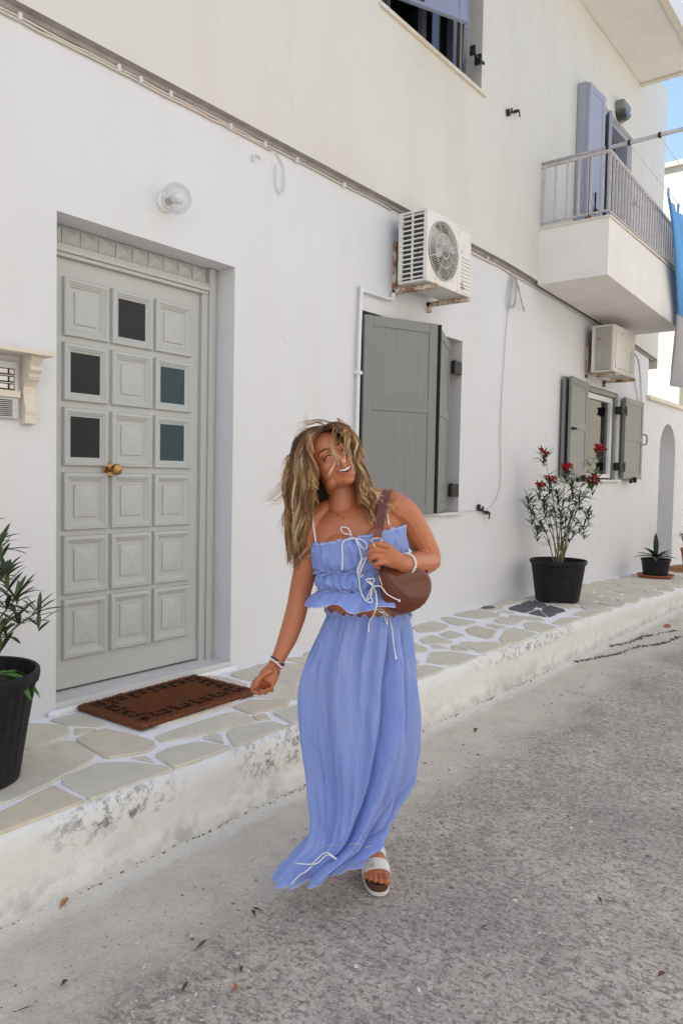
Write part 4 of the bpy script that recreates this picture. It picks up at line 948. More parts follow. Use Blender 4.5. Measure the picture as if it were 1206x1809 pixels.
def oleander(name, x, y, z, stems, label, lean=None, flowers=(), leafL=.11, leafn=5, group=None, tuft=9, lw=.021, single=False):
    o = empty(name, (x, y, z), label, 'oleander', group)
    flows = []
    for (tx, ty, tz, side, fl) in stems:
        b = MB(); p0 = Vector((x+random.uniform(-.05, .05), y+random.uniform(-.05, .05), z)); p3 = Vector((tx, ty, tz))
        mid = p0.lerp(p3, .5)+Vector((-(p3-p0).x*.16, -(p3-p0).y*.16, .04)); pts = smooth_pts([p0, mid, p3], 8)
        b.tube(pts, [.0065*(1-.65*i/(len(pts)-1)) for i in range(len(pts))], 6); b.build('stem', M['stem'], o, smooth=True)
        fo = LeafSink(o) if single else MB(); H_ = (p3-p0).length
        for k in range(leafn):
            t = random.uniform(.45, 1.0) if k > 1 else random.uniform(.9, 1); q = pts[min(int(t*(len(pts)-1)), len(pts)-1)]
            for w3 in range(3):
                an = random.uniform(0, 2*math.pi); el = random.uniform(.1, 1.0)
                d = Vector((math.cos(an)*math.cos(el), math.sin(an)*math.cos(el), math.sin(el)))
                leaf(fo, q, d, leafL*random.uniform(.7, 1.25), lw, c=greens(), droop=random.uniform(.05, .5))
        for k in range(tuft):  # crown tuft
            an = k*2.4; el = random.uniform(.3, 1.2); d = Vector((math.cos(an)*math.cos(el), math.sin(an)*math.cos(el), math.sin(el)))
            leaf(fo, pts[-1]-Vector((0, 0, .01*k)), d, leafL*random.uniform(.6, 1.05), lw*.9, c=greens(), droop=.15)
        if not single: fo.build('foliage', M['leaf'], o, colname=True)
        if fl: flows.append((p3, fl))
    for p, nfl in flows:
        for k in range(nfl+4):
            b = MB(); c0 = p+Vector((random.uniform(-.07, .07), random.uniform(-.05, .03), random.uniform(-.01, .055)))
            ax = Vector((random.uniform(-.7, .7), -.6, random.uniform(.1, .9))).normalized(); X = ax.orthogonal().normalized(); Y = ax.cross(X)
            for j in range(5):
                an = j*2*math.pi/5+random.uniform(-.15, .15); d = (X*math.cos(an)+Y*math.sin(an)); s = ax.cross(d); r1 = random.uniform(.023, .034)
                b.add([c0, c0+d*r1*.45+s*r1*.30+ax*.006, c0+d*r1+s*r1*.36+ax*.010, c0+d*r1*1.15+ax*.004, c0+d*r1-s*r1*.30+ax*.014, c0+d*r1*.45-s*r1*.26+ax*.006], [(0, 1, 2, 3), (0, 3, 4, 5)])
            b.build('flower', M['petal'], o)
    return o
zp2 = zpave(6.45)
PX_, PY_ = 7.1, -.40; zp2 = zpave(7.1)
pot('plant_pot', PX_, PY_, zp2+.003, .268, .205, .405, 'large black plastic pot of red oleander on the pavement', group='black plant pots')
oleander('oleander', PX_, PY_, zp2+.34, [(6.93, -0.29, 1.72, 0, 3), (6.92, -0.15, 1.29, 0, 0), (6.94, -0.25, 1.39, 0, 5), (7.16, -0.43, 1.56, 0, 6), (7.35, -0.67, 1.77, 0, 4), (7.18, -0.68, 1.45, 0, 5), (7.10, -0.59, 1.30, 0, 0), (7.01, -0.15, 1.14, 0, 0), (7.03, -0.40, 1.35, 0, 0), (6.97, -0.34, 1.45, 0, 2), (7.39, -0.58, 1.15, 0, 0), (7.00, -0.28, 1.26, 0, 0), (7.04, -0.20, 0.98, 0, 0), (7.24, -0.59, 1.02, 0, 0), (7.20, -0.48, 1.40, 0, 0), (7.23, -0.70, 1.54, 0, 0), (7.14, -0.40, 1.15, 0, 0)],
    'tall thin stemmed oleander with clusters of crimson flowers under the far window', leafL=.135, leafn=8, tuft=14)
# big pot at the left edge
pot('plant_pot', 1.335, -.50, .30, .232, .165, .415, 'large fluted black pot cut by the left edge beside the door', group='black plant pots', flutes=30, lip=.035)
oleander('oleander', 1.335, -.50, .67, [(1.60, -.50, .90, 0, 0), (1.50, -.52, .97, 0, 0), (1.40, -.45, 1.16, 0, 0), (1.44, -.56, 1.08, 0, 0), (1.33, -.55, 1.30, 0, 0), (1.18, -.4, 1.1, 0, 0), (1.30, -.62, .95, 0, 0), (1.38, -.62, 1.20, 0, 0), (1.40, -.58, .86, 0, 0)],
         'young oleander without flowers in the pot at the left edge', leafL=.13, leafn=5, lw=.020, single=True)
fo = MB()
for k in range(12):
    an = random.uniform(-1.5, .9); leaf(fo, (1.40+random.uniform(-.04, .04), -.60+random.uniform(-.03, .03), .70), (math.cos(an), math.sin(an), random.uniform(-.1, .5)), random.uniform(.08, .14), .038, c=random.choice([(.05, .16, .02), (.07, .20, .03)]), droop=.7)
fo.build('weed', M['leaf'], None, label='bright green broad leaved weed at the rim of the left pot', cat='weed', colname=True)
# small palm like plant on a saucer
za = zpave(10.35)
b = MB(); b.lathe((10.35, -.42, za+.002), [(0, 0), (.19, 0), (.235, .035), (.235, .042), (.222, .042), (.19, .012), (0, .010)], 40); b.build('saucer', M['terra'], None, smooth='auto', label='round terracotta saucer under the small black pot', cat='saucer')
pot('plant_pot', 10.35, -.42, za+.016, .185, .15, .235, 'small black pot on a terracotta saucer near the archway', group='black plant pots', flutes=20, lip=.02)
yu = empty('potted_plant', (10.35, -.42, za+.2), 'small plant with a star of long dark leaves near the archway', 'plant')
fo = LeafSink(yu)
for k, an in enumerate(np.linspace(0, 2*math.pi, 11, endpoint=False)):
    el = .25+.5*(k % 3)/2; leaf(fo, (10.35, -.42, za+.26), (math.cos(an)*math.cos(el), math.sin(an)*math.cos(el), math.sin(el)), .30, .085, c=random.choice([(.03, .045, .03), (.05, .065, .04)]), droop=.3)
leaf(fo, (10.35, -.42, za+.26), (-.15, 0, 1), .34, .07, c=(.035, .055, .03), droop=0)
b = MB(); b.tube([(10.35, -.42, za+.18), (10.35, -.42, za+.28)], .012, 8); b.build('stem', M['stem'], yu)
zf = zpave(12)
pot('plant_pot', 11.75, -.55, zf+.004, .17, .12, .34, 'terracotta pot at the right edge beyond the archway mat', m=M['terra'], flutes=14, lip=.03)
oleander('potted_plant', 11.75, -.55, zf+.30, [(11.35, -.50, .72, 0, 0), (11.6, -.5, 1.05, 0, 0), (11.75, -.62, 1.15, 0, 0), (11.5, -.7, .82, 0, 0), (11.9, -.5, 1.2, 0, 0), (11.25, -.6, .62, 0, 0)], 'leafy shrub reaching in from the right edge by the archway', leafL=.12, leafn=5)
b = MB(); rg = [[(12.0+.62*k_*math.cos(a)*1.0, -.40+.28*k_*math.sin(a), zf+z_) for a in np.linspace(0, 2*math.pi, 40, endpoint=False)] for k_, z_ in ((1, .0), (1.01, .012), (.98, .02))]
b.loft(rg, c=(.30, .15, .06)); b.build('doormat', M['coir'], None, label='oval tan doormat in front of the archway', cat='doormat', colname=True)

# ---- fallen leaves and litter on the street
def dry_leaf(x, y, a, L, wd, colr, label, z=.004, name='dry_leaf', cat='dry leaf'):
    b = MB(); d = Vector((math.cos(a), math.sin(a), .05)); L *= .85; wd *= .85; leaf(b, (x, y, z+.002), d, L, wd, c=colr, droop=-.12, fold=.5)
    b.tube([Vector((x, y, z+.002)), Vector((x, y, z+.004))-d*L*.25], .0012, 4, c=colr)
    b.build(name, M['leaf'], None, label=label, cat=cat, group='dry leaves on the street', colname=True)
BR = (.11, .045, .028); TAN = (.38, .20, .07); OR = (.45, .16, .07)
dry_leaf(1.371, -1.033, 0.5, 0.055, 0.022, TAN, 'curled tan leaf in the gutter at the foot of the kerb')
dry_leaf(2.095, -1.005, 0.2, 0.06, 0.02, BR, 'dark crumpled leaf against the kerb foot')
dry_leaf(1.747, -1.560, 1.2, 0.035, 0.014, BR, 'upright dark brown leaf left of the skirt hem')
dry_leaf(1.779, -1.552, 2.0, 0.035, 0.012, BR, 'darker slim leaf just right of the brown one by the hem')
dry_leaf(1.506, -1.548, 0.1, 0.055, 0.014, BR, 'long thin brown leaf lying flat below the left hem')
dry_leaf(1.517, -1.726, 0.6, 0.03, 0.01, BR, 'small dark slim leaf above the orange one')
dry_leaf(1.356, -1.660, 0.4, 0.042, 0.012, BR, 'narrow rust brown leaf near the bottom')
dry_leaf(1.450, -1.774, 0.8, 0.032, 0.013, OR, 'orange dry leaf with a dark tip near the bottom')
dry_leaf(1.158, -1.383, 0.2, 0.026, 0.018, BR, 'black crumpled leaf near the bottom left')
dry_leaf(2.281, -2.677, -0.6, 0.03, 0.02, BR, 'black leaf near the bottom right')
dry_leaf(3.852, -1.241, 0.3, 0.05, 0.03, BR, 'small dark leaf on the apron right of the skirt')
dry_leaf(1.025, -1.382, -0.55, 0.045, 0.006, BR, 'dark twig like leaf in the bottom left corner')
dry_leaf(2.158, -2.166, -0.3, 0.03, 0.01, BR, 'dark slim leaf at mid right of the street')
dry_leaf(2.562, -2.412, 0.8, 0.03, 0.014, BR, 'brown curled scrap of leaf at right')
b = MB(); b.prism(chaikin([(8.02, -1.16), (8.09, -1.15), (8.10, -1.20), (8.04, -1.22)], 1), .0, .022, .004); b.build('tile_shard', M['terra'], None, label='small piece of orange tile lying on the far street by the kerb', cat='tile shard')

# ================================================================== PERSON
G = Vector((2.10, -1.785, 0)); NF = Vector((Fw.x, Fw.y, 0)).normalized()*-1     # NF points from her towards the camera
US = Vector((-NF.y, NF.x, 0)); US = US if US.dot(Rt) > 0 else -US; VZ = Vector((0, 0, 1))
def W(px, py, w_=0.):   # authoring aid: a point w_ metres in front of the upright plane she stands in
    d = Rt*((px-603)/FPX)-Up*((py-904.5)/FPX)+Fw
    return CAM+d*(((G+NF*w_)-CAM).dot(NF)/d.dot(NF))
PXM = 2.63/FPX
person = empty('person', G, 'laughing woman with windblown blond hair, blue crop top and long blue skirt', 'person')
def skinmat():
    def bd(k, c):
        a = k['N'].new('ShaderNodeVertexColor'); a.layer_name = 'Col'
        c = k['mix'](k['ramp'](k['noise'](11, 6, .6), .38, .68, 0, .38), a.outputs[0], (.40, .118, .048)); c = k['mix'](k['ramp'](k['noise'](60, 6, .7), .55, .75, 0, .3), c, (.36, .12, .065)); return (c,)
    m = mat('tanned_skin', (.5, .2, .1), .36, build=bd, bump=.05, bscale=400, spec=.5)
    b = m.node_tree.nodes['Principled BSDF']; b.inputs['Subsurface Weight'].default_value = .12; b.inputs['Subsurface Radius'].default_value = (.012, .005, .003); b.inputs['Subsurface Scale'].default_value = .6
    return m
M['skin'] = skinmat()
# --- body built from overlapping lofts, fused by a voxel remesh into one skin
B = MB()
def limb(pts, n=16, flat=1.0):
    """pts: (px, py, w, r metres)"""
    P = smooth_pts([W(*p[:3]) for p in pts], 5); rr = []
    for i in range(len(pts)-1):
        for j in range(5): rr.append(pts[i][3]+(pts[i+1][3]-pts[i][3])*j/5)
    rr.append(pts[-1][3])
    # rounded ends
    d0 = (P[0]-P[1]).normalized(); d1 = (P[-1]-P[-2]).normalized()
    P = [P[0]+d0*rr[0]*.9, P[0]+d0*rr[0]*.6]+P+[P[-1]+d1*rr[-1]*.6, P[-1]+d1*rr[-1]*.9]; rr = [rr[0]*.35, rr[0]*.8]+rr+[rr[-1]*.8, rr[-1]*.35]
    B.tube(P, rr, n)
def ell(c, ax, r, n=20):
    """ellipsoid: centre, 3 axes, 3 radii"""
    rings = []
    for i in range(1, n):
        a = math.pi*i/n; rings.append([c+ax[0]*r[0]*math.sin(a)*math.cos(t)+ax[1]*r[1]*math.sin(a)*math.sin(t)+ax[2]*r[2]*math.cos(a) for t in np.linspace(0, 2*math.pi, n, endpoint=False)])
    B.loft(rings)
# torso: rings (px left, py left, px right, py right, half depth, w)
def ringset(rows, n, sub=6, f=None):
    rows = np.array(rows, float); out = []
    P = smooth_pts([(i, 0, 0) for i in range(len(rows))], sub)
    def cat_(k, t, i):
        a, b, c, d = rows[max(i-1, 0)][k], rows[i][k], rows[min(i+1, len(rows)-1)][k], rows[min(i+2, len(rows)-1)][k]
        return .5*((2*b)+(c-a)*t+(2*a-5*b+4*c-d)*t*t+(3*b-a-3*c+d)*t**3)
    S = [(i, j/sub) for i in range(len(rows)-1) for j in range(sub)]+[(len(rows)-2, 1.0)]
    for q, (i, t) in enumerate(S):
        v = [cat_(k, t, i) for k in range(6)]; s = q/(len(S)-1)
        Lp, Rp = W(v[0], v[1], v[5]), W(v[2], v[3], v[5]); c = (Lp+Rp)/2; U = (Rp-Lp)/2; D = NF*v[4]; ring = []
        for k in range(n):
            th = 2*math.pi*k/n
            p = c+U*math.cos(th)+D*math.sin(th)
            if f: p = f(p, c, U, D, th, s, q)
            ring.append(p)
        out.append(ring)
    return out
torso = ringset([(590, 893, 622, 893, .045, -.035), (568, 908, 660, 892, .062, -.035), (551, 925, 700, 905, .080, -.025), (549, 945, 710, 925, .092, -.015), (553, 970, 712, 955, .098, -.005), (560, 1000, 708, 990, .095, -.005), (566, 1030, 704, 1022, .088, -.005), (573, 1060, 706, 1058, .085, -.005),
                 (581, 1085, 714, 1088, .084, -.014), (574, 1130, 714, 1130, .092, -.022), (572, 1175, 712, 1175, .094, -.024), (582, 1215, 704, 1215, .08, -.024)], 40)
B.loft(torso)
for (a, b_) in ((603, 968), (668, 955)): ell(W(a, b_, .055), [US, VZ, NF], (.058, .050, .052))
# collar bones, trapezius, neck
limb([(604, 850, -.035, .052), (606, 872, -.03, .050), (606, 893, -.03, .052), (608, 915, -.03, .058)])
limb([(615, 888, -.045, .035), (655, 882, -.045, .040), (695, 893, -.03, .050)]); limb([(598, 895, -.045, .035), (575, 905, -.045, .040), (556, 922, -.03, .046)])
limb([(604, 925, .020, .010), (580, 926, .012, .010), (556, 926, .0, .010)], 8); limb([(618, 922, .020, .010), (650, 908, .016, .010), (690, 896, .008, .010)], 8)
# her left arm, elbow bent, forearm coming forward to the bag strap
limb([(700, 900, -.022, .056), (716, 912, -.035, .053), (735, 942, -.06, .050), (752, 972, -.085, .045), (757, 990, -.09, .044)])
limb([(757, 989, -.09, .043), (748, 994, -.045, .043), (735, 995, .02, .040), (722, 996, .08, .033), (711, 996, .125, .027)])
# her right arm, hanging
limb([(557, 935, -.025, .050), (549, 962, -.03, .045), (541, 1000, -.035, .042), (531, 1042, -.04, .038), (526, 1068, -.035, .037), (520, 1092, -.02, .037), (509, 1125, .0, .033), (497, 1152, .02, .026), (488, 1172, .035, .0225)])
# right hand: palm then thumb and four curled fingers
def flatlimb(p0, p1, r0_, r1_, thick, side):
    a, b_ = W(*p0), W(*p1); d = (b_-a).normalized(); s = (Vector(side)-d*Vector(side).dot(d)).normalized(); nn = d.cross(s); rings = []
    for t, k in ((-.06, .5), (0, .9), (.25, 1), (.6, 1.03), (.9, .97), (1.0, .8), (1.05, .4)):
        c = a.lerp(b_, t); r = (r0_+(r1_-r0_)*max(0, min(1, t)))*k; rings.append([c+s*r*math.cos(q)+nn*thick*k*math.sin(q) for q in np.linspace(0, 2*math.pi, 14, endpoint=False)])
    B.loft(rings)
flatlimb((487, 1174, .037), (470, 1203, .045), .024, .037, .014, US*.9-VZ*.45+NF*.25)
def finger(pts, r=.0082):
    P = [W(*p) for p in pts]; P = smooth_pts(P, 4); n = len(P)
    B.tube([P[0]]+P+[P[-1]+(P[-1]-P[-2]).normalized()*r*.6], [r*.9]+[r*(1.05-.22*i/(n-1)) for i in range(n)]+[r*.35], 10)
finger([(480, 1184, .055), (466, 1192, .065), (455, 1203, .070), (451, 1213, .072)], .0098)     # thumb
finger([(456, 1198, .040), (447, 1209, .030), (447, 1220, .040), (453, 1223, .058)])
finger([(463, 1203, .035), (455, 1217, .022), (458, 1225, .040), (464, 1221, .058)], .0086)
finger([(471, 1206, .035), (466, 1219, .022), (469, 1224, .040), (473, 1217, .058)])
finger([(479, 1206, .040), (477, 1216, .030), (480, 1220, .045), (481, 1213, .058)], .0074)
# left hand: back of the hand towards us, fingers wrapped over the strap
flatlimb((712, 996, .125), (681, 981, .158), .024, .036, .0135, VZ*.9+US*.45)
for (k, q, e, t_) in (((686, 966), (667, 961), (654, 967), (660, 975)), ((682, 975), (663, 972), (651, 978), (659, 985)), ((681, 985), (664, 983), (654, 989), (662, 995)), ((684, 994), (670, 994), (662, 999), (669, 1003))):
    finger([(*k, .155), (*q, .176), (*e, .165), (*t_, .142)], .0088)
finger([(704, 984, .13), (690, 968, .145), (674, 960, .150), (664, 964, .145)], .0094)
# legs under the skirt and the feet
limb([(615, 1190, -.03, .078), (628, 1260, -.01, .068), (640, 1335, .02, .052), (645, 1360, .01, .050), (650, 1410, -.01, .047), (655, 1465, -.06, .035), (655, 1497, -.075, .031)])
limb([(676, 1190, -.04, .076), (664, 1260, -.05, .066), (650, 1335, -.08, .056), (636, 1400, -.22, .050), (618, 1440, -.30, .036), (612, 1462, -.34, .031)])
# foot frame: heel and toe ground points
def footframe(heel, toe):
    h, t = Vector(heel), Vector(toe); d = (t-h).normalized(); s = d.cross(Vector((0, 0, 1))); return h, d, s
G0 = W(664, 1586, 0); 
toeP = Vector((G0.x, G0.y, 0)) + NF*.0
def gz(px, py, z=0.):
    d = Rt*((px-603)/FPX)-Up*((py-904.5)/FPX)+Fw; return CAM+d*((z-CAM.z)/d.z)
toeP = gz(668, 1584); heelP = gz(652, 1512); FL = .255; dF = (toeP-heelP); dF.z = 0; dF.normalize(); heelP = toeP-dF*FL
FEET = [(heelP, dF, 1)]
bh = gz(606, 1478); bd = (NF*.9-US*.25).normalized(); FEET.append((bh-bd*.08, bd, -1))
def footpt(Fm, a, b_, z): h, d, sg = Fm; s = d.cross(VZ)*sg; return h+d*a+s*b_+VZ*z   # b_>0 towards the big toe side
def rowtube(Fm, pts, n=14):
    rings = []
    for a, b_, z, rx, rz in pts:
        c = footpt(Fm, a, b_, z); s = Fm[1].cross(VZ)
        rings.append([c+s*rx*math.cos(q)+VZ*rz*math.sin(q) for q in np.linspace(0, 2*math.pi, n, endpoint=False)])
    B.loft(rings)
# big toe side is to the photo's right
BT = 1 if dF.cross(VZ).dot(US) > 0 else -1
FEET[0] = (heelP, dF, BT); FEET[1] = (FEET[1][0], FEET[1][1], -BT)
for Fm in FEET:
    rowtube(Fm, [(.008, 0, .065, .012, .02), (.02, 0, .062, .026, .030), (.05, 0, .070, .031, .036), (.09, 0, .078, .031, .036), (.13, .002, .070, .035, .030), (.165, .004, .058, .041, .022), (.19, .004, .050, .043, .016), (.205, .002, .046, .036, .012)])
    rowtube(Fm, [(.04, 0, .14, .026, .034), (.045, 0, .11, .030, .036), (.055, 0, .08, .030, .036)])
    for (b_, L_, r_) in ((.030, .256, .0128), (.009, .253, .0092), (-.010, .245, .0088), (-.026, .234, .0084), (-.039, .220, .0080)):
        P = [footpt(Fm, .185, b_*.95, .047), footpt(Fm, L_-.022, b_, .050), footpt(Fm, L_-.006, b_, .047), footpt(Fm, L_, b_, .045)]
        B.tube(P, [r_*.95, r_, r_, r_*.5], 10)
# head
ro, ya, pi_ = R(25), R(20), R(12)
f = Vector((math.sin(ya), 0, math.cos(ya))); r_h = Vector((math.cos(ya), 0, -math.sin(ya))); u_h = Vector((0, 1, 0))
f, u_h = f*math.cos(pi_)+u_h*math.sin(pi_), u_h*math.cos(pi_)-f*math.sin(pi_)
rot = lambda v: Vector((v.x*math.cos(ro)-v.y*math.sin(ro), v.x*math.sin(ro)+v.y*math.cos(ro), v.z))
toW = lambda v: (US*v.x+VZ*v.y+NF*v.z).normalized()
HF, HR, HU = toW(rot(f)), toW(rot(r_h)), toW(rot(u_h))
HO = W(584, 814, .0)
HP = lambda x, y, z: HO+HR*x+HF*y+HU*z      # right, forward, up
AX = [HR, HF, HU]
ell(HP(0, -.012, .030), AX, (.071, .090, .082), 26); ell(HP(0, .022, -.030), AX, (.060, .066, .075), 24); ell(HP(0, .045, -.075), AX, (.040, .036, .034))
ell(HP(0, .068, -.098), AX, (.020, .017, .016)); 
for s in (-1, 1):
    ell(HP(s*.035, .058, -.030), AX, (.024, .022, .021)); ell(HP(s*.043, .020, -.078), AX, (.018, .032, .018))
    ell(HP(s*.031, .070, .014), AX, (.024, .014, .008)); ell(HP(s*.031, .070, -.002), AX, (.014, .011, .010))
    ell(HP(s*.011, .088, -.042), AX, (.0085, .010, .008)); ell(HP(s*.073, -.006, -.012), [HR, HF, HU], (.008, .018, .030), 14)
ell(HP(0, .076, -.068), AX, (.026, .014, .020))
B.tube([HP(0, .078, .012), HP(0, .086, -.008), HP(0, .098, -.028), HP(0, .104, -.038)], [.007, .0085, .010, .0105], 12); ell(HP(0, .100, -.041), AX, (.0135, .013, .0115))
limb([(588, 835, -.035, .050), (602, 862, -.035, .050)])
bo_ = B.build('body', M['skin'], None)
md = bo_.modifiers.new('r', 'REMESH'); md.mode = 'VOXEL'; md.voxel_size = .0030
md = bo_.modifiers.new('s', 'SMOOTH'); md.factor = .5; md.iterations = 3
dg = bpy.context.evaluated_depsgraph_get(); me = bpy.data.meshes.new_from_object(bo_.evaluated_get(dg)); bo_.modifiers.clear()
old = bo_.data; bo_.data = me; bpy.data.meshes.remove(old)
nv = len(me.vertices); co = np.empty(nv*3, np.float32); me.vertices.foreach_get('co', co); co = co.reshape(-1, 3)
bvh_body = BVHTree.FromPolygons([tuple(c) for c in co], [tuple(p.vertices) for p in me.polygons])
def groove(pts, depth, wd):
    global co
    hd0 = co-np.array(HO); x_, y_, z_ = hd0@np.array(HR), hd0@np.array(HF), hd0@np.array(HU)
    for sg in (-1, 1):
        dmin = np.full(len(co), 9.)
        P_ = [(p.x*sg, p.y) for p in smooth_pts([(a, b_, 0) for a, b_ in pts], 8)]
        for a, b_ in P_: dmin = np.minimum(dmin, np.hypot(x_-a, z_-b_))
        co = co-np.array(HF)*(depth*np.exp(-(dmin/wd)**2)*((y_ > .03) & (np.abs(x_) < .08)))[:, None]
groove([(.019, -.036), (.029, -.046), (.037, -.058), (.039, -.070)], .0030, .0040)
groove([(.030, -.058), (.034, -.062), (.033, -.066)], .0035, .0035); groove([(.016, -.012), (.030, -.017), (.044, -.013)], .0012, .0030)
groove([(.0, -.087), (.012, -.086)], .0022, .0050); groove([(.019, -.001), (.031, .002), (.046, -.004)], .0016, .0025)
me.vertices.foreach_set('co', co.astype(np.float32).ravel()); me.update()
bvh_body = BVHTree.FromPolygons([tuple(v_) for v_ in co], [tuple(p.vertices) for p in me.polygons])
# skin tones in the head's own frame: flushed cheeks and lips, redder knuckles and toes
hd_ = co-np.array(HO); X = hd_@np.array(HR); Y = hd_@np.array(HF); Z = hd_@np.array(HU)
C = np.tile(np.array([.45, .155, .066]), (nv, 1))
def blend(mask, c): 
    global C
    m_ = np.clip(mask, 0, 1)[:, None]; C = C*(1-m_)+np.array(c)*m_
head_m = (np.abs(X) < .085) & (Y > 0)
for s in (-1, 1):
    blend(np.where(head_m, np.exp(-(((X-s*.038)/.016)**2+((Z+.028)/.014)**2)), 0)*.55, (.44, .115, .08))
blend(np.where(head_m, np.exp(-((X/.011)**2+((Z+.040)/.010)**2)), 0)*.35, (.42, .11, .07))
def nearm(p, r): return np.exp(-(np.linalg.norm(co-np.array(p), axis=1)/r)**2)
blend(nearm(W(462, 1216, .05), .030)*.7, (.50, .13, .08)); 
for px in ((658, 968, .17), (656, 978, .17), (658, 990, .16), (666, 1000, .155)): blend(nearm(W(*px), .009)*.3, (.45, .15, .09))
for L_ in (.235,):
    for b_ in (.031, .012, -.003, -.017, -.03): blend(nearm(footpt(FEET[0], L_-abs(b_-.03)*.4+.003, b_, .044), .008)*.6, (.55, .26, .19))
a_ = me.color_attributes.new('Col', 'FLOAT_COLOR', 'POINT'); a_.data.foreach_set('color', np.concatenate([C, np.ones((nv, 1))], 1).astype(np.float32).ravel())
me.transform(Matrix.Translation(-G)); bo_.parent = person
me.polygons.foreach_set('use_smooth', [True]*len(me.polygons)); me.materials.clear(); me.materials.append(M['skin'])

# --- clothes
def clothmat():
    def bd(k, c):
        
        v = k['N'].new('ShaderNodeMapping'); k['L'].new(k['vec'], v.inputs['Vector']); v.inputs['Scale'].default_value = (1, 1, .09)
        n = k['N'].new('ShaderNodeTexNoise'); n.inputs['Scale'].default_value = 95; n.inputs['Detail'].default_value = 5; n.inputs['Roughness'].default_value = .65; n.inputs['Distortion'].default_value = .6; k['L'].new(v.outputs[0], n.inputs['Vector'])
        c = k['mix'](k['ramp'](n.outputs['Fac'], .40, .66, 0, .35), c, (.52, .61, .94))
        return (c, k['math']('ADD', k['math']('MULTIPLY', n.outputs['Fac'], 5.0), k['math']('MULTIPLY', k['noise'](24, 7, .7), 2.5)))
    m = mat('blue_gauze_cloth', (.27, .41, .92), .85, .7, 3.5, (.40, .49, .86), build=bd, bump=.55, bscale=260, coords='World', bdist=.003, spec=.1)
    b = m.node_tree.nodes['Principled BSDF']; N = m.node_tree.nodes; L = m.node_tree.links
    tl = N.new('ShaderNodeBsdfTranslucent'); tl.inputs[0].default_value = (.42, .50, .85, 1); x = N.new('ShaderNodeMixShader'); x.inputs[0].default_value = .30
    L.new(b.outputs[0], x.inputs[1]); L.new(tl.outputs[0], x.inputs[2]); L.new(x.outputs[0], N['Material Output'].inputs['Surface'])
    b.inputs['Sheen Weight'].default_value = .15
    return m
M['cloth'] = clothmat()
M['string'] = mat('white_cord', (.80, .79, .78), .8, bump=.3, bscale=300)
M['edge'] = mat('pale_blue_edging', (.48, .50, .66), .85)
bvhs = [bvh_body]
def reg(o):
    vs_ = [v.co+G for v in o.data.vertices]; bvhs.append(BVHTree.FromPolygons(vs_, [tuple(p.vertices) for p in o.data.polygons])); return o
def drape(px, py, off=.004, fb_=.12, lst=None):
    d = (Rt*((px-603)/FPX)-Up*((py-904.5)/FPX)+Fw).normalized(); best = None
    for b_ in (lst or bvhs):
        h = b_.ray_cast(CAM, d)
        if h[0] is not None and (best is None or h[3] < best): best = h[3]
    p = W(px, py, fb_) if best is None or best > 3.4 else CAM+d*best
    return p-d*off
NS = 300
def gauss(x, s): return math.exp(-(x/s)**2)
def angd(a, b): return (a-b+math.pi) % (2*math.pi)-math.pi
# crumple noise built from a few waves, periodic in theta
_ph = [random.uniform(0, 6.28) for _ in range(60)]; _fq = [random.randint(9, 44) for _ in range(60)]
def gather(th, s, fade, lo=0, hi=18, drift=0.6):
    return sum(math.sin(_fq[i]*th+_ph[i]+drift*math.sin(s*5+_ph[i]*3)*2)/(1+_fq[i]*.03) for i in range(lo, hi))/(hi-lo)**.5*fade
SK = [(577, 1086, 722, 1092, .098, -.012), (566, 1110, 725, 1115, .112, -.016), (552, 1145, 729, 1148, .125, -.02), (540, 1180, 733, 1184, .13, -.02), (534, 1225, 736, 1226, .135, -.02), (536, 1280, 737, 1278, .138, -.018), (541, 1330, 734, 1322, .138, -.015),
      (548, 1372, 724, 1368, .132, -.01), (553, 1410, 710, 1402, .125, 0), (556, 1442, 692, 1436, .118, .01), (553, 1468, 680, 1462, .112, .02), (538, 1492, 672, 1478, .11, .035), (512, 1516, 664, 1490, .105, .05), (492, 1540, 657, 1500, .095, .06), (486, 1556, 652, 1508, .09, .065)]
# long diagonal folds: (theta, s) polylines with depth (metres) and width (radians)
FOLDS = [([(1.02, .10), (1.12, .3), (1.30, .45), (1.48, .6), (1.72, .78), (1.9, 1.0)], -.034, .07), ([(.86, .10), (.94, .3), (1.12, .45), (1.3, .6), (1.52, .78), (1.7, 1.0)], .020, .10),
         ([(.22, .45), (.52, .6), (.95, .72), (1.25, .85), (1.45, 1.0)], -.032, .07), ([(.10, .42), (.38, .6), (.80, .74), (1.1, .87), (1.2, 1.0)], .020, .10),
         ([(2.35, .05), (2.28, .3), (2.2, .55), (2.25, .8), (2.4, 1.0)], -.014, .10), ([(1.75, .04), (1.70, .3), (1.8, .6), (2.0, 1.0)], -.010, .08), ([(2.05, .04), (2.0, .3), (2.05, .6), (2.2, 1.0)], .009, .10),
         ([(.62, .04), (.60, .25), (.72, .45), (.9, .6), (1.1, .8), (1.2, 1.)], -.022, .06), ([(2.75, .15), (2.7, .5), (2.8, 1.0)], .012, .12), ([(1.42, .03), (1.38, .2), (1.5, .4), (1.62, .6)], -.014, .06), ([(.34, .05), (.36, .3), (.42, .5), (.6, .7)], .014, .07)]
def fold_th(poly, s):
    if s <= poly[0][1]: return poly[0][0]
    for (a, sa), (b, sb) in zip(poly[:-1], poly[1:]):
        if s <= sb: return a+(b-a)*(s-sa)/(sb-sa)
    return poly[-1][0]
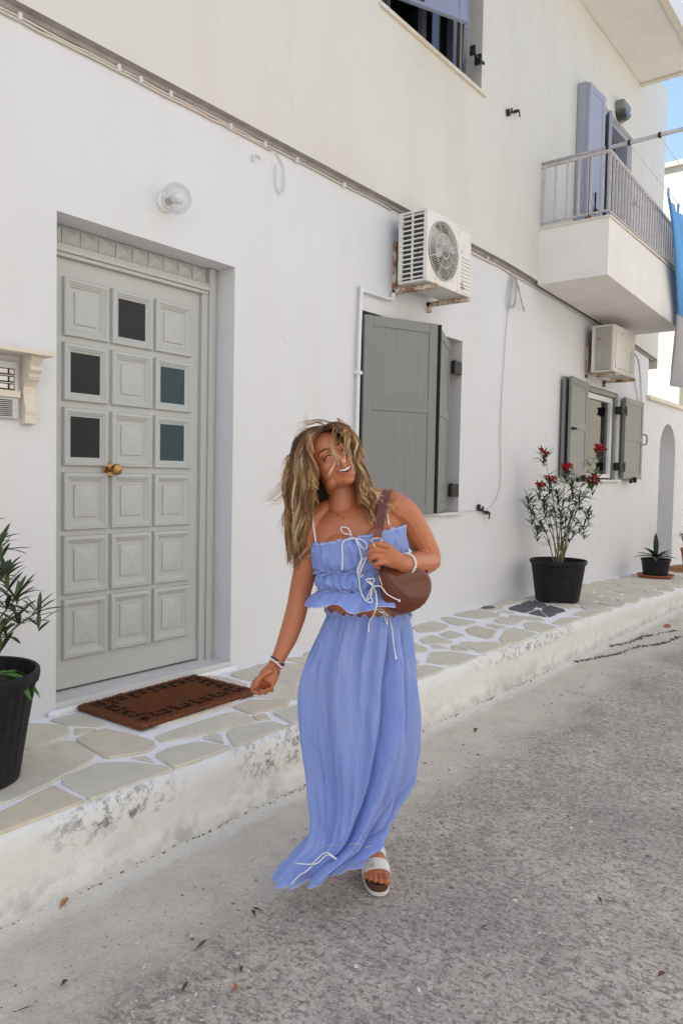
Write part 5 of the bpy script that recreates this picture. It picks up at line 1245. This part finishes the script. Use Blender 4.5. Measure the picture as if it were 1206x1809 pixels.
def skf(p, c, U, D, th, s, q):
    rad = (p-c); L = rad.length; dr = rad.normalized(); d = 0
    d += .0085*gather(th, s, max(0, 1-s*3.0))                      # tight gathers at the waist
    d += .0042*gather(th, s*.6, min(1, s*6), 18, 36, 1.3)*(1+.3*s)+.0022*gather(th*1.0, s*2.2, 1, 36, 60, 2.2)+.009*math.sin(7*th+.8+s*1.6)*min(1, s*2.5)+.006*math.sin(13*th+2+s*2.6)*min(1, s*2.5)
    for poly, am, wd in FOLDS:
        env = min(1, max(0, (s-poly[0][1]+.06)/.12)); env *= 1 if poly[-1][1] >= .99 else max(0, min(1, (poly[-1][1]-s)/.15))
        x = angd(th, fold_th(poly, s)); d += (1.3-.8*max(0, (s-.82)/.18))*am*env*gauss(x, wd)*(.75+.35*s)
    # slow swells along the length
    d += .0035*math.sin(s*21+3*th)*math.sin(th*2+s*7)
    if s > .84: d += (s-.84)/.16*(.014*math.sin(8*th+1)+.006*math.sin(17*th+2))
    pp = p+dr*d
    if s > .93: pp = pp+VZ*(.003*math.sin(8*th)+.002*math.sin(19*th+1))*((s-.93)/.07)
    pp.z = max(pp.z, .012)
    return pp
rings = ringset(SK, NS, 12, skf)
b = MB(); b.loft(rings, cap0=False, cap1=False)
sk = b.build('skirt', M['cloth'], person, smooth=True); reg(sk)
b = MB(); b.tube([Vector(p) for p in rings[-1]]+[Vector(rings[-1][0])], .0014, 5)
rj = rings[len(rings)-1-26]
b.build('hem_edging', M['edge'], sk, smooth=True)
# ruffled waistband edge standing up
rr = []
for k in range(3):
    rr.append([Vector(p)+VZ*(.009*k)+(Vector(p)-sum((Vector(x) for x in rings[0]), Vector())/NS).normalized()*(.0022*k*(1+1.3*math.sin(i*2*math.pi*46/NS+.5*math.sin(i*.2)))) + VZ*.0025*k*math.sin(i*2*math.pi*31/NS) for i, p in enumerate(rings[0])])
b = MB(); b.loft(rr, cap0=False, cap1=False); b.build('waist_ruffle', M['cloth'], sk, smooth=True); b = MB(); b.tube(rr[-1]+[rr[-1][0]], .0012, 4); b.build('ruffle_edging', M['edge'], sk)
# crop top: gathered band, two ruffled seams, flared peplum
TP = [(552, 961, 713, 929, .116, .004), (550, 975, 718, 950, .124, .006), (553, 998, 716, 980, .120, .004), (559, 1010, 711, 996, .106, .002), (563, 1022, 707, 1010, .103, .0), (563, 1034, 705, 1028, .104, .0), (567, 1041, 703, 1040, .100, .0)]
def tpf(p, c, U, D, th, s, q):
    dr = (p-c).normalized(); d = .0068*gather(th, s, 1, 18, 44, 1.6)+.0022*math.sin(s*26+6*th)
    bust = gauss(angd(th, 1.05), .38)+gauss(angd(th, 2.15), .38); d += .012*bust*gauss(s-.28, .25)
    for sj in (.52, .92): d -= .006*gauss(s-sj, .03)
    d += .012*gauss(s-.72, .12)*(.6+.6*math.sin(13*th+math.sin(5*th)*2)**2)+ .006*gauss(s-.72, .14)*gather(th, s, 1, 0, 18)
    return p+dr*d+VZ*(.002*math.sin(26*th)+.0015*math.sin(41*th))*(1 if s < .02 else 0)
tr = ringset(TP, NS, 9, tpf); b = MB(); b.loft(tr, cap0=False, cap1=False); top = b.build('crop_top', M['cloth'], person, smooth=True); reg(top)
PE = [(567, 1040, 703, 1039, .101, 0), (559, 1050, 706, 1048, .118, .004), (552, 1060, 708, 1056, .136, .008), (546, 1070, 708, 1066, .148, .012)]
def pef(p, c, U, D, th, s, q):
    dr = (p-c).normalized(); d = s*(.020*math.sin(8*th+.6+math.sin(3*th))+.012*math.sin(15*th+2))+.0065*gather(th, s, 1, 18, 44)
    return p+dr*d-VZ*(.006*s*math.sin(8*th+2.0)+.003*s*gauss(angd(th, 1.65), .45))+VZ*.014*s*gauss(angd(th, .8), .35)+VZ*(.024*s*gauss(angd(th, 2.15), .40))
pr_ = ringset(PE, NS, 5, pef); b = MB(); b.loft(pr_, cap0=False, cap1=False); pe = b.build('peplum', M['cloth'], top, smooth=True); reg(pe)
b = MB(); b.tube([*pr_[-1], pr_[-1][0]], .0014, 5); b.build('peplum_edging', M['edge'], top, smooth=True)
b = MB(); b.tube([*tr[0], tr[0][0]], .0022, 5)
rf = []
for k in range(3):
    rf.append([Vector(p)+(Vector(p)-sum((Vector(x) for x in tr[0]), Vector())/NS).normalized()*(.0024*k*math.sin(i*2*math.pi*38/NS+math.sin(i*.13)*2))+VZ*(.0028*k+.0009*k*math.sin(i*2*math.pi*23/NS+math.sin(i*.07)*3)) for i, p in enumerate(tr[0])])
b.build('edging', M['edge'], top, smooth=True); b = MB(); b.loft(rf, cap0=False, cap1=False); b.build('neck_ruffle', M['cloth'], top, smooth=True)
for q0, zz in ((int(len(tr)*.50), .9), (int(len(tr)*.90), .8)):
    base = tr[q0]; cc = sum((Vector(x) for x in base), Vector())/NS; rf = []
    for k in range(4):
        rf.append([Vector(p)+(Vector(p)-cc).normalized()*(.001+.0030*k+.0022*k*math.sin(i*2*math.pi*33/NS+math.sin(i*.11)*2))+VZ*(.0018*k*math.sin(i*2*math.pi*21/NS+math.sin(i*.09)*3)) for i, p in enumerate(base)])
    b = MB(); b.loft(rf, cap0=False, cap1=False); b.build('ruffle', M['cloth'], top, smooth=True)
    b = MB(); b.tube([*rf[-1], rf[-1][0]], .001, 4); b.build('ruffle_edging', M['edge'], top)

# --- bag hanging from her left shoulder
M['leather'] = mat('chestnut_leather', (.13, .034, .016), .27, .35, 9, (.10, .028, .018), bump=.12, bscale=220, spec=.5, coords='World')
M['gold'] = mat('gold_metal', (.72, .50, .24), .25, metal=1)
bag = empty('shoulder_bag', W(715, 1040, .06), 'half moon chestnut leather shoulder bag held against her hip', 'bag')
OUT = [(667, 1004), (668, 1022), (671, 1042), (676, 1060), (685, 1074), (698, 1083), (714, 1085), (732, 1079), (748, 1068), (758, 1053), (762, 1037), (760, 1022), (752, 1011), (736, 1004), (715, 1000), (690, 999), (674, 1000)]
OUT = [(p.x, p.y) for p in smooth_pts([(a, c, 0) for a, c in OUT+[OUT[0]]], 4)][:-1]
cxb, cyb = 716, 1040; rings = []
for t in np.linspace(-1, 1, 17):
    s = (1-abs(t)**3.2*.999)**.42 if abs(t) < 1 else .0
    s = max(s, .02); rings.append([W(cxb+(a-cxb)*(.80+.20*s if s > .5 else .9*s/.5), cyb+(c-cyb)*(.80+.20*s if s > .5 else .9*s/.5), .085+.046*t+.010*(a-700)/60*-1) for a, c in OUT])
b = MB(); b.loft(rings); bgo = b.build('bag_body', M['leather'], bag, smooth=True)
bvhs.append(BVHTree.FromPolygons([Vector(p) for p in b.v], b.f)); bv_bag = [bvhs[-1]]
def dtube(name, par, pts, r, m, off=.003, k=5, lst=None, fb_=.12):
    P = smooth_pts([(x, y, 0) for x, y in pts], k); Q = [drape(p.x, p.y, off, fb_, lst) for p in P]; dist = [(q-CAM).length for q in Q]
    for it in range(2 if name == 'cord' else 0):
        w_ = 4-2*it; dist = [min(dist[max(0, i-w_):i+w_+1]) if it == 0 else sum(dist[max(0, i-w_):i+w_+1])/len(dist[max(0, i-w_):i+w_+1]) for i in range(len(dist))]
    Q = [CAM+(q-CAM).normalized()*d_ for q, d_ in zip(Q, dist)]; b = MB(); b.tube(Q, r, 6); return b.build(name, m, par, smooth=True)
dtube('seam', bag, [(676, 1004), (684, 1018), (698, 1036), (716, 1052), (734, 1064), (750, 1066)], .0022, M['leather'], .001, 6, bv_bag)
dtube('seam', bag, [(671, 1008), (680, 1030), (694, 1050), (712, 1066), (730, 1074), (742, 1073)], .0016, M['leather'], .001, 6, bv_bag)
dtube('zip', bag, [(668, 1012), (671, 1024), (675, 1036)], .0022, M['gold'], .002, 4, bv_bag)
# strap: up from the bag's front ring over the shoulder and down behind
sp_ = [W(665, 951, .172), W(669, 935, .160), W(672, 915, .125), W(675, 895, .075), W(679, 878, .035), W(685, 866, -.02), W(695, 872, -.08), W(712, 905, -.115), W(730, 950, -.115), W(742, 985, -.05), W(748, 1010, .04)]
b = MB(); b.ribbon(smooth_pts(sp_, 6), .027, US*.95-VZ*.1, .004); b.build('strap', M['leather'], bag, smooth=False)
b = MB(); b.tube([W(665+9*math.cos(t), 955+5*math.sin(t), .172) for t in np.linspace(0, 2*math.pi, 17)], .0022, 6); b.tube([W(665, 957, .172), W(666, 970, .168), W(667, 985, .15), W(669, 1003, .12)], .0028, 6); b.build('strap_ring', M['gold'], bag)
# --- jewellery
dtube('shoulder_strap', top, [(552, 905), (553, 925), (556, 945), (558, 960)], .0030, M['string'], .002); dtube('shoulder_strap', top, [(673, 876), (677, 892), (683, 910), (687, 928)], .0030, M['string'], .002)
dtube('necklace', person, [(578, 897), (585, 903), (595, 908), (606, 911), (617, 909), (626, 904), (632, 898)], .0011, M['gold'], .0015)
b = MB()
for (a, c) in ((590, 908), (596, 911), (601, 912), (606, 917), (606, 914), (613, 912), (620, 909)): b.tube([drape(a, c-2, .002), drape(a, c, .003)], .0016, 6)
b.build('pendants', M['gold'], person)
def ringaround(name, c, ax, rx, r, m, n=28, tilt=None, ry=None):
    ax = Vector(ax).normalized(); X = ax.orthogonal().normalized(); Y = ax.cross(X); c = Vector(c)
    b = MB(); b.tube([c+X*rx*math.cos(t)+Y*(ry or rx)*math.sin(t) for t in np.linspace(0, 2*math.pi, n)], r, 6); return b.build(name, m, person, smooth=True)
ax = W(497, 1152, .02)-W(488, 1172, .035)
ringaround('bracelet', W(490, 1168, .033), ax+US*.01, .0262, .0022, mat('navy_thread', (.03, .03, .10), .8)); ringaround('bracelet', W(488, 1172, .036), ax+US*.015, .0262, .0026, M['string'])
ringaround('bracelet', W(487, 1177, .039), ax+US*.045-VZ*.01, .027, .0014, mat('red_thread', (.30, .03, .03), .8)); ringaround('bracelet', W(489, 1171, .035), ax-US*.01, .0272, .0018, M['gold'])
b = MB(); ax2 = (W(735, 995, .02)-W(711, 996, .125)).normalized(); X2 = ax2.orthogonal().normalized(); Y2 = ax2.cross(X2); c2 = W(717, 996, .105)
for t in np.linspace(0, 2*math.pi, 24, endpoint=False):
    q = c2+X2*.033*math.cos(t)+Y2*.033*math.sin(t); b.lathe(q-VZ*.0048, [(0, 0), (.0045, .002), (.0052, .0048), (.0045, .0078), (0, .0096)], 8)
b.build('bead_bracelet', mat('pearly_beads', (.74, .70, .64), .3), person, smooth=True)
q0, q1 = W(667, 961, .176), W(654, 967, .165); ringaround('ring', q0.lerp(q1, .35), q1-q0, .0105, .0026, M['gold'])
ringaround('earring', HP(-.080, -.004, -.050), HF, .008, .0014, M['gold'])
# --- face details laid on the skin
def face(x, z, off=.0008):
    o = HP(x, .2, z); h = bvh_body.ray_cast(o, -HF)
    return (h[0] if h[0] is not None else HP(x, .09, z))+HF*off
def fline(name, pts, r, m, off=.0004, k=5):
    P = smooth_pts([(x, z, 0) for x, z in pts], k); n = len(P)
    b = MB(); b.tube([face(p.x, p.y, off) for p in P], [r*(.25+.75*math.sin(math.pi*min(max(i/(n-1), .04), .96))**.6) for i in range(n)], 6); return b.build(name, m, person, smooth=True)
M['brow'] = mat('brow_hair', (.11, .055, .03), .9); M['lash'] = mat('dark_lash', (.018, .010, .008), .9); M['lip'] = mat('rosy_lip', (.42, .11, .09), .4)
M['tooth'] = mat('teeth', (.66, .60, .53), .35); M['mouth'] = mat('mouth_shadow', (.10, .02, .015), .8)
for s in (-1, 1):
    fline('eyebrow', [(s*.014, .021), (s*.028, .027), (s*.040, .026), (s*.050, .019)], .0032, M['brow'])
    fline('eyelashes', [(s*.019, -.004), (s*.026, .0005), (s*.034, .0008), (s*.042, -.004), (s*.046, -.007)], .0027, M['lash'])
    fline('eyelid_crease', [(s*.020, .006), (s*.031, .011), (s*.043, .006)], .0008, M['brow'])
def fpatch(name, up_, lo_, m, off):
    rings = []
    for t in np.linspace(0, 1, 19): rings.append([face(*[a+(b_-a)*v for a, b_ in zip(up_(t), lo_(t))], off) for v in np.linspace(0, 1, 5)])
    b = MB(); b.loft(rings, close=False); return b.build(name, m, person, smooth=True)
mw = .028
xm = lambda t: -mw+2*mw*t
upc = lambda t: (xm(t), -.0635+.006*(2*t-1)**2)
loc_ = lambda t: (xm(t)*.97, -.0775+.0190*(2*t-1)**2)
fpatch('mouth_opening', upc, loc_, M['mouth'], .0006)
fpatch('teeth', lambda t: (xm(t)*.80, -.0650+.0045*(2*t-1)**2), lambda t: (xm(t)*.78, -.0716+.0085*(2*t-1)**2), M['tooth'], .0014)
fline('upper_lip', [(-mw, -.0575), (-.016, -.0610), (-.006, -.0620), (0, -.0630), (.006, -.0620), (.016, -.0610), (mw, -.0575)], .0030, M['lip'], .0012)
fline('lower_lip', [(-mw, -.0585), (-.018, -.0725), (-.008, -.0790), (0, -.0805), (.008, -.0790), (.018, -.0725), (mw, -.0585)], .0036, M['lip'], .0012)
for s in (-1, 1):
    b = MB(); c0 = HP(s*.0062, .100, -.0485); b.lathe(c0, [(0, -.001), (.0032, 0), (.0028, .0012), (0, .0015)], 10, axis=(HU*-1+HF*.3)); b.build('nostril', M['mouth'], person)

# --- hair: a dark under-mass on the skull, then thousands of tapering wavy locks
def hairmat():
    def bd(k, c):
        a = k['N'].new('ShaderNodeVertexColor'); a.layer_name = 'Col'; return (a.outputs[0],)
    m = mat('blond_hair', (1, 1, 1), .55, build=bd, spec=.35); return m
M['hair'] = hairmat()
b = MB(); rings = []
for i in range(2, 15):   # cap over the back and crown of the skull
    a = math.pi*i/30*1.0; rings.append([HP(0, -.020, .034)+HR*(.083*math.sin(a)*math.cos(t))+HF*(.095*math.sin(a)*math.sin(t))*(1 if math.sin(t) < 0 else .88)+HU*(.098*math.cos(a)) for t in np.linspace(0, 2*math.pi, 40, endpoint=False)])
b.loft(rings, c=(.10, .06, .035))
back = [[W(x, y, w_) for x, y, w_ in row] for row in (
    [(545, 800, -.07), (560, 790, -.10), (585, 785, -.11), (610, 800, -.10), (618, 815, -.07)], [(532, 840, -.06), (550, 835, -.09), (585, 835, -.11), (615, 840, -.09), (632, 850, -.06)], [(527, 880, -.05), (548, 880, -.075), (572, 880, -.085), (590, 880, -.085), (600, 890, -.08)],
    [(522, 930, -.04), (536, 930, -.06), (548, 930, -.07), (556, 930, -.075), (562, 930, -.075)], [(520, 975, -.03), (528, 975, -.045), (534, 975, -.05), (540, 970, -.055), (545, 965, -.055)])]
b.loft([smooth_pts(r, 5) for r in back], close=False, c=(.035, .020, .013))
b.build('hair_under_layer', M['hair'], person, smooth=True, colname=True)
# guide sets: each set = list of guides, strands interpolate between neighbouring guides
GS = {
 'left': (900, [   # the big mass blown to the photo's left
   [(572, 760, .03), (553, 768, .055), (541, 800, .055), (539, 850, .045), (540, 890, .03), (537, 930, .02), (533, 962, .01)],
   [(568, 757, .02), (543, 768, .035), (530, 800, .04), (526, 850, .03), (532, 900, .02), (528, 950, .01), (524, 990, .0)],
   [(564, 757, -.01), (535, 770, .0), (520, 810, .01), (512, 860, .01), (516, 910, .0), (518, 960, -.01), (516, 1005, -.01)],
   [(560, 762, -.05), (532, 778, -.04), (516, 815, -.03), (505, 860, -.02), (510, 900, -.02), (510, 935, -.02), (517, 975, -.02)],
   [(558, 775, -.08), (540, 800, -.08), (530, 850, -.06), (534, 900, -.05), (532, 940, -.04), (526, 975, -.03), (520, 1000, -.02)],
   [(575, 770, -.10), (560, 820, -.10), (553, 870, -.06), (556, 900, -.03), (550, 935, .0), (545, 965, .01), (540, 985, .01)]]),
 'fringe_left': (260, [   # locks framing her cheek
   [(573, 756, .045), (556, 763, .068), (547, 785, .078), (549, 815, .075), (556, 842, .066), (551, 870, .05), (548, 900, .045)],
   [(572, 756, .04), (552, 764, .060), (541, 790, .065), (544, 825, .06), (549, 850, .055), (546, 885, .045), (542, 920, .035)],
   [(570, 757, .03), (547, 765, .050), (535, 795, .055), (539, 835, .05), (544, 870, .045), (540, 905, .03), (536, 945, .02)]]),
 'crown': (380, [
   [(577, 755, .050), (590, 750, .065), (606, 757, .072), (620, 775, .075), (628, 800, .070), (633, 826, .062), (635, 850, .055)],
   [(574, 756, .03), (592, 750, .04), (611, 760, .045), (624, 782, .045), (630, 808, .04), (635, 840, .035), (640, 865, .03)],
   [(572, 756, .0), (592, 752, -.01), (613, 764, -.01), (627, 790, -.01), (633, 820, -.01), (638, 850, -.01), (650, 876, .0)],
   [(572, 762, -.05), (592, 760, -.06), (612, 775, -.06), (624, 800, -.05), (631, 830, -.04), (640, 860, -.03), (655, 880, -.01)]]),
 'right': (330, [   # locks falling over her left collar bone
   [(622, 810, .05), (630, 835, .055), (636, 858, .055), (648, 875, .06), (656, 892, .065), (661, 910, .07), (662, 925, .075)],
   [(624, 800, .02), (634, 835, .03), (642, 858, .035), (657, 873, .04), (667, 885, .05), (672, 900, .06), (669, 915, .07)],
   [(624, 800, -.03), (633, 840, -.02), (641, 862, .0), (655, 872, .02), (671, 878, .03), (680, 888, .035), (686, 900, .04)],
   [(622, 830, .03), (630, 855, .035), (636, 875, .045), (643, 892, .06), (649, 905, .07), (656, 920, .075), (657, 935, .08)]]),
}
HC = [(.90, .60, .32), (.80, .50, .25), (.55, .32, .15), (.34, .18, .085), (.17, .085, .042), (.95, .76, .50), (.66, .40, .19), (.24, .12, .055)]
def lerp3(a, b, t): return tuple(x+(y-x)*t for x, y in zip(a, b))
hm = MB()
def strand(P, r, c_root, c_tip, wave, ph, nseg=22, sides=3):
    Q = smooth_pts(P, 2); n = len(Q); rr = []; out = []; dlat = US*.8+NF*.3
    for i, q in enumerate(Q):
        t = i/(n-1); a = wave*min(1, t*2.2)
        fr_ = 13.5+1.2*math.sin(ph*1.3); out.append(q+US*a*math.sin(t*fr_+ph)+NF*a*.8*math.cos(t*fr_*.9+ph*1.7)+VZ*a*.3*math.sin(t*19+ph)); rr.append(r*(1-.75*t**2) if t > .05 else r*.7)
    st = len(hm.v); hm.tube(out, rr, sides)
    for i in range(len(out)):
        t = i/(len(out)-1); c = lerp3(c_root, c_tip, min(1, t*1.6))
        for k in range(sides): hm.c[st+i*sides+k] = c
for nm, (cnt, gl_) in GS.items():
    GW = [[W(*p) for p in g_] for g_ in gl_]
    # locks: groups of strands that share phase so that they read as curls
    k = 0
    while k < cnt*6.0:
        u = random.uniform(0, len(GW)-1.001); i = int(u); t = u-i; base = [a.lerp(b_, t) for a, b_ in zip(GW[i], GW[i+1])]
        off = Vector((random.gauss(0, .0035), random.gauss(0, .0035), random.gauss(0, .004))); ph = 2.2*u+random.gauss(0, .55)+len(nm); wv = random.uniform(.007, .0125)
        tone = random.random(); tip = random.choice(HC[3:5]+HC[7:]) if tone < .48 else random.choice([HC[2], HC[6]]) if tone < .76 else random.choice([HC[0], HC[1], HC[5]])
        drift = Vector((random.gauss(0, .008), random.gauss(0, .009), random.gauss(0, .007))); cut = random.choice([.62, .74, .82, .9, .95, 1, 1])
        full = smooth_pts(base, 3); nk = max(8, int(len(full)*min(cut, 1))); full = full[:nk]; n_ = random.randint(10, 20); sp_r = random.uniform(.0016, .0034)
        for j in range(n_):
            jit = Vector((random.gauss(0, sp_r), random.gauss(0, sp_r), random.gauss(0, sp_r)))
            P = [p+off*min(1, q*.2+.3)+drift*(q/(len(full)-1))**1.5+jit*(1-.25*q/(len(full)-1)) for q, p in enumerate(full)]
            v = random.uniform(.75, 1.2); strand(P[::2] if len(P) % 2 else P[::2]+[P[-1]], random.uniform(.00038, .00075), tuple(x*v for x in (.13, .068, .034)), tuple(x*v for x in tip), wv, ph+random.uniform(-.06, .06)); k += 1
# windblown flyaways and wisps across the face
fly = [[(548, 775, .02), (528, 790, .02), (508, 830, .01), (490, 855, .0), (470, 872, .0)], [(540, 790, .02), (515, 820, .01), (495, 862, .0), (478, 878, .0), (466, 880, .0)], [(530, 830, .02), (508, 862, .01), (490, 885, .0), (478, 882, .0), (468, 888, .01)],
       [(560, 757, .0), (540, 757, .0), (530, 763, .0), (524, 772, .0)], [(598, 752, .02), (570, 742, .02), (545, 747, .01), (531, 752, .01), (524, 763, .0)], [(575, 752, .03), (560, 746, .02), (537, 748, .02), (541, 736, .02)],
       [(530, 800, .0), (508, 805, .0), (500, 820, .0), (496, 845, .0)], [(520, 900, .0), (505, 905, .0), (498, 925, .0), (503, 950, .0)], [(522, 940, .0), (510, 965, .0), (508, 990, .0), (514, 1012, .0)], [(604, 750, .03), (596, 740, .03), (612, 752, .04), (622, 770, .05)],
       [(600, 756, .04), (618, 762, .05), (630, 772, .05), (620, 768, .06)]]
for g_ in fly:
    for j in range(13):
        jx, jy = random.gauss(0, 3), random.gauss(0, 3); P = [W(x+jx*(i*.5), y+jy*(i*.5)+random.gauss(0, .6), z) for i, (x, y, z) in enumerate(g_)][:random.choice([len(g_), len(g_), len(g_)-1])]
        strand(P, .0006, (.20, .13, .08), random.choice(HC), .004, random.uniform(0, 6))
wisp = [([(590, 756), (588, 772), (586, 788), (590, 800), (595, 812), (599, 822)], 15), ([(596, 758), (590, 775), (589, 792), (597, 804), (601, 812)], 7), ([(612, 770), (611, 785), (609, 800), (607, 815), (610, 826)], 9), ([(608, 768), (607, 782), (606, 800), (607, 822)], 5),
        ([(618, 775), (615, 790), (619, 805), (623, 822), (624, 838)], 18), ([(592, 812), (590, 822), (585, 832), (579, 842)], 8), ([(604, 762), (600, 778), (604, 790), (612, 796)], 5)]
for pts, cnt in wisp:
    for j in range(cnt):
        jx = random.gauss(0, 2.2); P = [drape(x+jx*(.5+i*.15), y, random.uniform(.006, .016), .1, [bvh_body]) for i, (x, y) in enumerate(pts)]
        strand(P, .0008, (.5, .32, .17), random.choice(HC[:2]+HC[5:6]), .0012, random.uniform(0, 6))
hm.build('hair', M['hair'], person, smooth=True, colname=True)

# --- cords and bows
for pts, off in (([(621, 945), (607, 942), (602, 934), (608, 931), (616, 935), (621, 947), (628, 953)], .006), ([(627, 952), (640, 954), (648, 962), (646, 970), (640, 968), (632, 957), (626, 951)], .006),
                 ([(626, 951), (610, 954), (604, 964), (605, 980), (604, 1005)], .005), ([(628, 953), (635, 970), (638, 990), (633, 1010), (633, 1022), (642, 1014)], .005), ([(634, 1022), (636, 1041), (645, 1060), (657, 1064), (654, 1050), (657, 1035), (650, 1020)], .007),
                 ([(645, 1024), (660, 1022), (657, 1031), (647, 1026), (660, 1035), (672, 1036), (684, 1050), (705, 1061)], .010), ([(657, 1031), (664, 1050), (664, 1075), (652, 1100), (651, 1114)], .008), ([(658, 1034), (650, 1052), (648, 1060), (656, 1052), (658, 1038)], .008),
                 ([(640, 990), (648, 985), (640, 1000), (634, 1018), (631, 1006), (640, 985)], .006), ([(660, 1078), (672, 1076), (682, 1086), (684, 1102), (681, 1098), (678, 1086), (668, 1079)], .006), ([(668, 1079), (684, 1086), (692, 1110), (694, 1130), (699, 1162)], .006),
                 ([(550, 1528), (566, 1512), (578, 1506), (595, 1519), (578, 1510), (562, 1524), (548, 1527), (522, 1525)], .006), ([(551, 1530), (540, 1540), (528, 1547), (514, 1562)], .006)):
    dtube('cord', person, pts, .0020, M['string'], off, 6)
for (a, c) in ((604, 1005), (705, 1061), (651, 1114), (699, 1162)):
    b = MB(); b.tube([drape(a, c-2, .005), drape(a, c+2, .005)], .0038, 6); b.build('cord_knot', M['string'], person)
dtube('hem_cord', person, [(560, 1500), (580, 1494), (605, 1492), (630, 1490), (645, 1497), (655, 1493)], .0016, M['edge'], .003, 5)

# --- sandals
M['cork'] = mat('brown_cork', (.10, .042, .022), .8, .4, 60, (.06, .025, .014), bump=.3, bscale=150); M['eva'] = mat('white_sole', (.66, .65, .62), .6, .3, 20, (.45, .43, .4))
M['whiteleather'] = mat('white_leather_strap', (.70, .70, .71), .5, .2, 20, (.6, .6, .62), bump=.15, bscale=200)
M['buckle'] = mat('pale_metal_buckle', (.42, .42, .44), .35, metal=.6)
def outline(Fm, grow=0., n=44):
    pts = []
    for k in range(n):
        t = k/n*2*math.pi; c, s = math.cos(t), math.sin(t)
        a = .1275-(.1275+grow)*c; wd = (.034 if c > 0 else .047)+(.0 if c > 0 else -.0)+grow
        wd = .033+.014*(.5-.5*c)+grow
        bb_ = wd*s*(abs(s)**-.25 if abs(s) > .02 else 1); bb_ += .004*(.5-.5*c)
        pts.append((a, bb_))
    return pts
for fi, Fm in enumerate(FEET):
    on = 'right sandal' if fi == 0 else 'left sandal'
    def ring_(grow, z): return [footpt(Fm, a, b_, z) for a, b_ in outline(Fm, grow)]
    b = MB(); b.loft([ring_(.002, .001), ring_(.005, .004), ring_(.005, .014), ring_(.003, .016)]); so_ = b.build('sandal', M['eva'], person, smooth='auto')
    b = MB(); b.loft([ring_(.002, .0162), ring_(.003, .022), ring_(.004, .036), ring_(.001, .039), ring_(-.006, .0385), ring_(-.010, .034)]); b.build('footbed', M['cork'], so_, smooth='auto')
    for (a0, a1, zt_, th0) in ((.095, .135, .112, 0), (.146, .190, .083, 0)):
        rings = []
        for a in np.linspace(a0, a1, 5):
            f_ = (a-a0)/(a1-a0); zz = zt_-(.016*f_ if a0 > .12 else .012*f_); ring = []
            for off_ in (0, .004):
                arc = [footpt(Fm, a+.006*math.sin(t)*(1 if a0 > .12 else -.5), (.046-.004*(a < .14)+off_)*math.cos(t)*(1 if abs(math.cos(t)) < .97 else 1.02)+.003, .030+(zz-.030+off_)*math.sin(t)**.62) for t in np.linspace(.0, math.pi, 22)]
                ring += arc if off_ == 0 else arc[::-1]
            rings.append(ring)
        b = MB(); b.loft(rings); b.build('sandal_strap', M['whiteleather'], so_, smooth='auto')
        t = 2.0; am = (a0+a1)/2; p = footpt(Fm, am, .049*math.cos(t), .034+(zt_-.034)*math.sin(t)**.62); rr_ = .017
        b = MB(); s_ = Fm[1].cross(VZ)*Fm[2]; tg = (s_*-math.sin(t)*-1+VZ*-.5).normalized(); q = [p+Fm[1]*dx*.021+tg*dy*.011 for dx, dy in ((-1, -1), (1, -1), (1, 1), (-1, 1), (-1, -1))]
        b.tube(q, .0028, 6); b.build('buckle', M['buckle'], so_)
